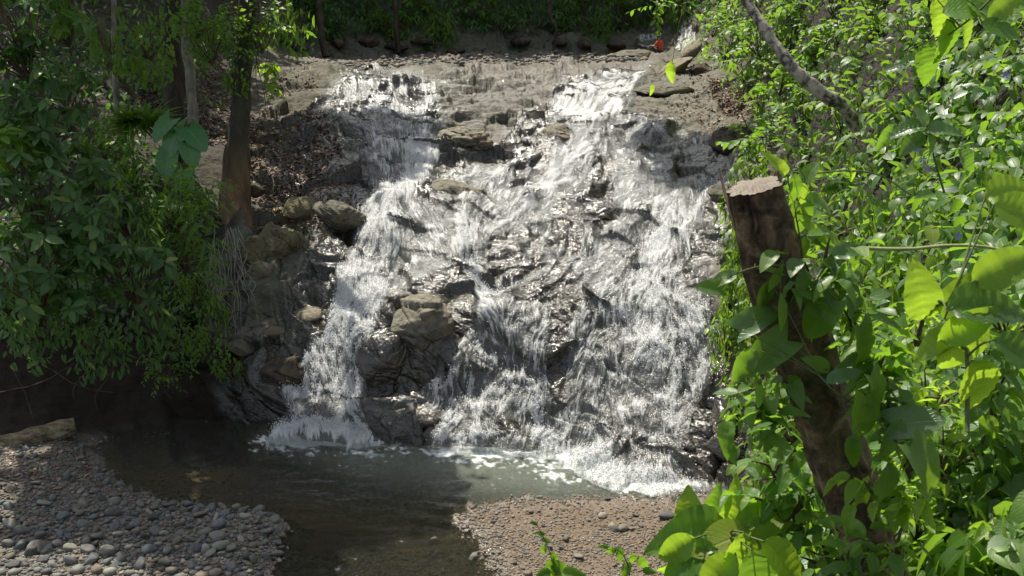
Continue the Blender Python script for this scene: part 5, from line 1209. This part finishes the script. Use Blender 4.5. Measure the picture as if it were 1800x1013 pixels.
# ------------------------------------------------------------------ vines and foreground plants with single leaves
def vine(name, label, ctrl, rad, leaves, lp, kind, L, seed, cat='vine', stem=None, extra=0, spread=.03):
    """ctrl: (px, py, t); leaves: list of (px, py, t, length in px, direction deg, facing up)"""
    p = curve_pts([at(*q) for q in ctrl], 8); base = p[0]; root = empty(name, base, label, cat); r = np.random.default_rng(seed)
    V, f = tube(p, np.linspace(rad, rad*.6, len(p)), 7); mesh_np('stem', V-base, f, stem or M_STEM, parent=root)
    paths = []
    for k, (px, py, t, lpx, deg, up) in enumerate(leaves):
        c = at(px, py, t); Lm = lpx*t/F; a = R(deg); d = norm(np.array([math.cos(a), r.uniform(-.45, .1), math.sin(a)])); n = norm(np.array([r.normal(0, .25), -.65, up])); st = c-d*Lm*.45
        lv = Leaves(); lv.add(st, d, n, Lm); lv.build('leaf', lp if isinstance(lp, str) else lp[k % len(lp)], ML[kind if isinstance(kind, str) else kind[k % len(kind)]], root, seed*50+k, base)
        i = np.argmin(((p-st)**2).sum(1)); paths.append((curve_pts([p[i], (p[i]+st)/2+np.array([0, 0, .01]), st], 4), np.linspace(rad*.6, rad*.35, 9)))
    for q in paths:
        V, f = tube(q[0], q[1], 5); mesh_np('stalk', V-base, f, stem or M_STEM, parent=root)
    if extra:
        lv = Leaves(); i = r.integers(0, len(p), extra); P = p[i]+r.normal(0, spread, (extra, 3)); d = norm(np.stack([r.normal(0, .8, extra), r.normal(-.3, .5, extra), r.normal(-.3, .6, extra)], -1))
        lv.add(P, d, norm(np.stack([r.normal(0, .4, extra), r.normal(-.4, .3, extra), np.ones(extra)*.8], -1)), L*r.uniform(.6, 1.2, extra)); lv.build('foliage', lp if isinstance(lp, str) else lp[0], ML[kind if isinstance(kind, str) else kind[0]], root, seed, base)
    return root
T_ = 2.85
vine('climbing_vine', 'heart-leaved vine draped over the middle of the cut stump', [(1560, 760, 2.9), (1520, 620, 2.95), (1480, 540, T_), (1430, 490, T_), (1400, 470, T_), (1340, 468, T_), (1290, 482, T_)], .004,
     [(1365, 488, T_, 62, -110, .4), (1415, 505, T_, 66, -75, .9), (1440, 560, T_, 80, -120, .8), (1378, 545, T_, 70, -80, .5), (1505, 545, T_, 76, -50, .8), (1520, 610, T_, 84, -70, 1.0), (1470, 470, T_, 70, -20, .9), (1490, 440, T_, 60, 30, .6), (1450, 520, T_, 74, -15, .9), (1350, 470, T_, 50, 10, .8), (1270, 490, T_, 58, 195, .8), (1250, 505, T_, 46, 170, .5), (1560, 560, T_, 84, -10, .9), (1580, 630, T_, 80, -60, .7)],
     ['lance', 'nearov', 'heartv'], ['mid', 'grey', 'bright'], .08, 31)
vine('climbing_vine', 'thin vine with pointed yellow-green leaves at the right of the stump top', [(1420, 520, 2.98), (1408, 430, 3.0), (1395, 360, 3.0), (1385, 310, 3.0), (1400, 285, 3.0)], .003,
     [(1372, 292, 2.84, 50, 120, .3), (1398, 330, 2.84, 56, -80, .4), (1425, 300, 3.0, 36, 60, .3), (1412, 345, 3.0, 60, -70, .5), (1440, 354, 3.0, 60, -5, .9), (1405, 385, 3.0, 56, -95, .5), (1430, 410, 3.0, 66, -40, .8), (1380, 400, 3.0, 44, -140, .6), (1462, 432, 3.0, 74, -30, .9), (1408, 440, 3.0, 54, -120, .7)], ['nearov', 'nearov', 'heartv'], ['lime', 'bright', 'mid'], .07, 32)
vine('climbing_vine', 'leafy vine crossing the lower half of the stump', [(1640, 860, 2.8), (1580, 780, 2.8), (1530, 730, 2.85), (1470, 690, 2.85), (1440, 660, 2.9)], .004,
     [(1440, 640, 2.9, 58, 150, .6), (1520, 735, 2.8, 96, -85, .7), (1480, 660, 2.85, 66, 30, .8), (1545, 690, 2.8, 80, -60, .9), (1570, 770, 2.8, 80, -120, .9), (1610, 740, 2.8, 90, 20, .9), (1500, 790, 2.8, 60, -100, .6), (1630, 820, 2.7, 96, -50, .8), (1560, 850, 2.75, 84, -85, .6), (1350, 620, 2.95, 90, -150, .6), (1310, 640, 2.95, 70, -130, .8), (1330, 560, 2.95, 80, 35, .5), (1345, 520, 2.95, 66, -100, .5)], ['nearov', 'heartv'], ['bright', 'mid', 'grey'], .08, 33)
vine('tendril', 'pale green tendril stretched across from the stump to the right edge', [(1478, 433, 3.1), (1530, 437, 3.1), (1600, 438, 3.1), (1665, 432, 3.1), (1730, 434, 3.1), (1790, 446, 3.1), (1860, 452, 3.1)], .0065, [], 'nearov', 'lime', .1, 34, 'tendril', wood_material('pale_green_stem', [(.14, .17, .06), (.27, .30, .12), (.34, .36, .18)], 12, bump=.002))
vine('tendril', 'thin arching tendril above the stretched one', [(1385, 302, 3.1), (1430, 305, 3.1), (1490, 300, 3.1), (1545, 308, 3.1), (1590, 335, 3.1), (1600, 345, 3.1), (1570, 348, 3.1)], .003, [(1440, 300, 3.1, 30, 80, .4), (1500, 306, 3.1, 28, -60, .4)], 'nearov', 'lime', .1, 35, 'tendril')
# big ribbed leaves, right middle
vine('broad_leaf_plant', 'plant with huge yellow-green ribbed leaves at the right, lit from behind', [(1700, 760, 2.4), (1700, 640, 2.45), (1690, 560, 2.5), (1650, 530, 2.5)], .006,
     [(1622, 523, 2.5, 112, 108, .1), (1684, 525, 2.5, 96, 62, .3), (1690, 600, 2.45, 120, -105, .5), (1735, 535, 2.4, 150, 12, .8), (1700, 575, 2.4, 110, 40, .3), (1765, 470, 2.4, 125, 35, .4), (1650, 600, 2.5, 90, -150, .8), (1800, 620, 2.3, 120, -20, .8), (1795, 370, 2.5, 100, -10, .5), (1775, 335, 2.6, 90, 20, .6), (1720, 680, 2.4, 120, -70, .6)], 'bigrib', ['lime', 'lime', 'lime', 'bright'], .2, 36, 'plant')
vine('broad_leaf_plant', 'yellow-green ribbed leaves crowding the bottom edge left of the stump', [(1290, 1090, 3.6), (1285, 1000, 3.6), (1270, 940, 3.6)], .008,
     [(1212, 905, 3.6, 78, 95, .3), (1252, 890, 3.65, 66, 70, .4), (1288, 895, 3.6, 80, 75, .3), (1330, 905, 3.55, 90, 30, .6), (1225, 935, 3.55, 130, 175, .9), (1190, 965, 3.5, 84, 215, .6), (1275, 950, 3.5, 110, 190, .9), (1215, 985, 3.5, 110, 205, .7), (1300, 985, 3.4, 110, -100, .8), (1345, 950, 3.5, 110, -10, .9), (1375, 905, 3.6, 100, 20, .8), (1380, 985, 3.3, 110, -40, .8), (1260, 1010, 3.4, 110, 230, .7), (1330, 1020, 3.3, 120, -80, .7), (1180, 1000, 3.6, 60, 240, .6)], 'bigrib', ['lime', 'bright', 'lime'], .2, 37, 'plant')
vine('broad_leaf_plant', 'yellow-green broad leaves hanging into the top right corner', [(1800, -60, 4.6), (1720, 20, 4.7), (1670, 60, 4.8)], .007,
     [(1652, 25, 4.8, 74, -70, .3), (1665, 70, 4.8, 80, -80, .5), (1700, 50, 4.8, 70, -60, .4), (1700, 15, 4.7, 90, 10, .7), (1735, 20, 4.7, 90, -30, .6), (1760, 50, 4.6, 80, -10, .6), (1775, 10, 4.6, 90, 40, .4), (1630, 110, 4.9, 70, -70, .6)], 'bigrib', ['lime', 'bright'], .2, 38, 'plant')
vine('ribbed_shrub', 'shrub tip with grey-green deeply veined leaves right of the leaning trunk foot', [(1660, 340, 5.2), (1640, 270, 5.2), (1635, 225, 5.2)], .006,
     [(1603, 222, 5.1, 56, 175, 1.0), (1655, 226, 5.1, 64, 15, 1.0), (1605, 248, 5.1, 50, 210, .9), (1638, 252, 5.1, 46, -60, .8), (1622, 205, 5.1, 40, 120, .8), (1600, 105, 5.2, 50, 190, .9), (1575, 118, 5.2, 44, 30, 1.0), (1700, 280, 5, 50, -50, .8), (1560, 240, 5.4, 50, -120, .7)], 'bigrib', 'grey', .1, 39, 'shrub')
# thin sprouts at the bottom of the beach
vine('sprout', 'slender climbing sprout rising from the bottom edge over the brown beach', [(985, 1060, 4.4), (975, 1000, 4.4), (962, 960, 4.4), (945, 925, 4.4), (935, 915, 4.4)], .003,
     [(950, 938, 4.4, 18, 170, .5), (960, 950, 4.4, 20, -20, .5), (955, 968, 4.4, 24, -110, .5), (975, 985, 4.35, 36, -60, .6), (970, 1000, 4.35, 46, -100, .5), (985, 1000, 4.35, 44, -30, .5), (955, 1008, 4.35, 30, 200, .6), (940, 920, 4.4, 14, 150, .5), (1005, 1008, 4.3, 40, 10, .6)], 'nearov', ['bright', 'mid'], .06, 40, 'sprout')
vine('sprout', 'low leafy sprout at the bottom edge right of the slender one', [(1110, 1060, 4.3), (1105, 1000, 4.3), (1090, 970, 4.3), (1060, 960, 4.3)], .003,
     [(1072, 970, 4.3, 26, -110, .5), (1090, 975, 4.3, 30, -80, .5), (1110, 985, 4.3, 36, -90, .5), (1130, 990, 4.3, 34, -60, .5), (1100, 1003, 4.3, 36, -120, .5), (1062, 962, 4.3, 18, 170, .5), (1140, 1004, 4.3, 24, 0, .5)], 'nearov', ['mid', 'bright'], .06, 41, 'sprout')
vine('hanging_leaf', 'single narrow yellow-green leaf dangling above the right rock shelf', [(1290, -200, 12), (1240, -60, 12), (1200, 20, 12), (1182, 108, 12)], .005, [(1179, 126, 12, 40, -95, .2), (1146, 158, 12, 22, -85, .2)], 'nearov', 'lime', .2, 42, 'leaf', M_TWIG)
# dense leafy foreground at the lower right, between the big leaves
r = np.random.default_rng(640); k_ = 0
FG = [(1420, 900), (1470, 960), (1420, 990), (1560, 930), (1620, 900), (1610, 985), (1690, 870), (1700, 960), (1770, 900), (1780, 985), (1660, 790), (1740, 780), (1800, 820), (1640, 690), (1760, 690), (1600, 700), (1790, 560), (1390, 860), (1370, 790), (1400, 740), (1740, 620), (1820, 720)]
FG += [(1505, 545), (1545, 640), (1575, 730), (1610, 800), (1450, 460), (1560, 860), (1620, 560), (1340, 700), (1500, 985), (1580, 960)]
FD = ['left of the stump foot', 'against the stump foot', 'at the bottom edge left of the stump foot', 'right of the stump foot', 'a step right of the stump foot', 'at the bottom edge right of the stump', 'in the lower right, upper layer', 'in the lower right, bottom layer', 'near the right edge, lower', 'in the bottom right corner', 'below the huge ribbed leaves', 'right below the huge ribbed leaves', 'at the right edge above the corner', 'between the stump and the ribbed leaves', 'under the ribbed leaves at right', 'just right of the stump middle', 'at the right edge behind ribbed leaves', 'beside the stump at beach level', 'left of the lower stump', 'left of the stump above beach level', 'in the shade of the ribbed leaves', 'at the right edge, middle height', 'against the right side of the upper stump', 'against the right side of the stump, half way up', 'against the right side of the lower stump', 'right of the stump foot, upper layer', 'right of the stump just under its top', 'over the right side of the stump foot', 'between the stump top and ribbed leaves', 'hanging left of the stump, half way down', 'in front of the stump foot', 'in front of the stump foot, right side']
for (px, py), dsc in zip(FG, FD):
    t = min(float(ground_t(px, py))*.93, 3.6) if k_ < 22 else 2.95; kind = ('bright', 'lime', 'mid', 'lime', 'lime', 'bright')[k_ % 6]
    bush(px, py, r.uniform(60, 80) if k_ < 22 else r.uniform(44, 62), kind, ('nearov', 'lance', 'nearov')[k_ % 3], (.085, .075, .10)[k_ % 3], 'tangle of fresh leaves ' + dsc, 2800+k_, 'twig', 7, 1.6, t=t, name='vine', cat='vine', group='leafy tangle in the right foreground'); k_ += 1

# ------------------------------------------------------------------ unseen trees added round the clearing, crowns placed to cast the dappled shade
def canopy(name, label, base, pts, rad, L, n, kind, seed, gapk=1.9):
    root = empty(name, base, label, 'tree', 'unseen trees added to shade the clearing'); base = np.array(base, float); r = np.random.default_rng(seed)
    c = np.mean(pts, 0); top = c-np.array([0, 0, 1.2]); tp = curve_pts([base, np.array([base[0], base[1], 7.5]), np.array([base[0]*.85+top[0]*.15, base[1], 12.5]), top], 8); V, f = tube(tp, np.linspace(.35, .14, len(tp)), 12); mesh_np('trunk', V-base, f, M_BARKD, parent=root)
    paths = []; lv = Leaves()
    for p in pts:
        p = np.array(p); paths.append((curve_pts([top, (top+p)/2+np.array([0, 0, .5]), p], 6), np.linspace(.12, .03, 13)))
        T = clump_points(r, p, np.array([rad, rad, rad*.45]), n)
        for j in range(4):
            k = len(T); d = norm(np.stack([r.normal(0, .8, k), r.normal(0, .8, k), r.normal(-.1, .3, k)], -1)); lv.add(T+r.normal(0, L*.5, (k, 3)), d, norm(np.stack([r.normal(0, .3, k), r.normal(0, .3, k), np.ones(k)], -1)), L*r.uniform(.7, 1.2, k))
    V, f = tubes(paths, 6); mesh_np('limb', V-base, f, M_BARKD, parent=root)
    lv.build('crown', 'small', ML['mid'], root, seed, base)
def above(px, py, h, dx=0, dy=0):
    """the place h metres up the sunbeam that would reach this spot of the land"""
    p = surf(px, py); return p + SD*(h/SD[2])
SHADE_TREES = [
 ('unseen tree, crown placed to shade the left bank', [(60, 270), (200, 420), (150, 650)], 11, 1.7, 130),
 ('unseen tree, crown placed to shade the hollow behind the log', [(250, 590), (300, 620), (60, 720)], 11, 1.6, 190),
 ('unseen tree, crown placed to shade the left gravel bar', [(170, 830), (500, 850), (300, 905), (430, 960)], 12, 1.3, 200),
 ('unseen tree, crown placed to shade the pool', [(560, 840), (650, 890), (560, 900), (700, 860)], 12.5, 1.1, 300),
 ('unseen tree, crown placed to shade the left bank rocks', [(300, 180), (370, 540), (430, 640)], 10, 1.3, 170),
 ('unseen tree, crown placed to shade the upper left fall', [(660, 260), (690, 210), (520, 240), (560, 330)], 11, 1.3, 150),
 ('unseen tree, crown placed to shade the upper right stream', [(1215, 275), (1180, 255), (1255, 265), (1230, 300)], 10, .8, 190),
 ('unseen tree, crown placed to shade the far bank, left', [(520, 60), (600, 40), (560, 90), (650, 80)], 9, 3.2, 560),
 ('unseen tree, crown placed to shade the far bank, middle left', [(700, 60), (760, 30), (760, 85), (680, 95)], 9, 3.2, 560),
 ('unseen tree, crown placed to shade the far bank, middle', [(850, 60), (900, 30), (860, 90), (930, 85)], 9, 3.2, 560),
 ('unseen tree, crown placed to shade the far bank, right', [(1000, 60), (1060, 30), (1020, 90), (1090, 70)], 9, 3.0, 560),
 ('unseen tree, crown placed to shade the hidden upper stream', [(1150, 20), (1200, -30), (1110, -40)], 8, 3.0, 380),
 ('unseen tree, crown placed to shade the left slope', [(150, 50), (300, 80), (350, -20)], 9, 2.5, 300),
 ('unseen tree, crown placed to shade the ground behind the big trunk', [(420, 60), (480, 20), (360, 130)], 9, 2.0, 260),
]
for i, (lab, pts, h, rad, n) in enumerate(SHADE_TREES):
    P = [above(px, py, h) for px, py in pts]; c = np.mean(P, 0)
    b = c.copy(); b[0] = (-1 if c[0] < 1.5 else 1)*(.60*max(b[1], 4)+3.5+1.3*(i % 3)); b[2] = 0.0
    canopy('shade_tree', lab, b, P, rad, .45, n, 'mid', 3000+i)
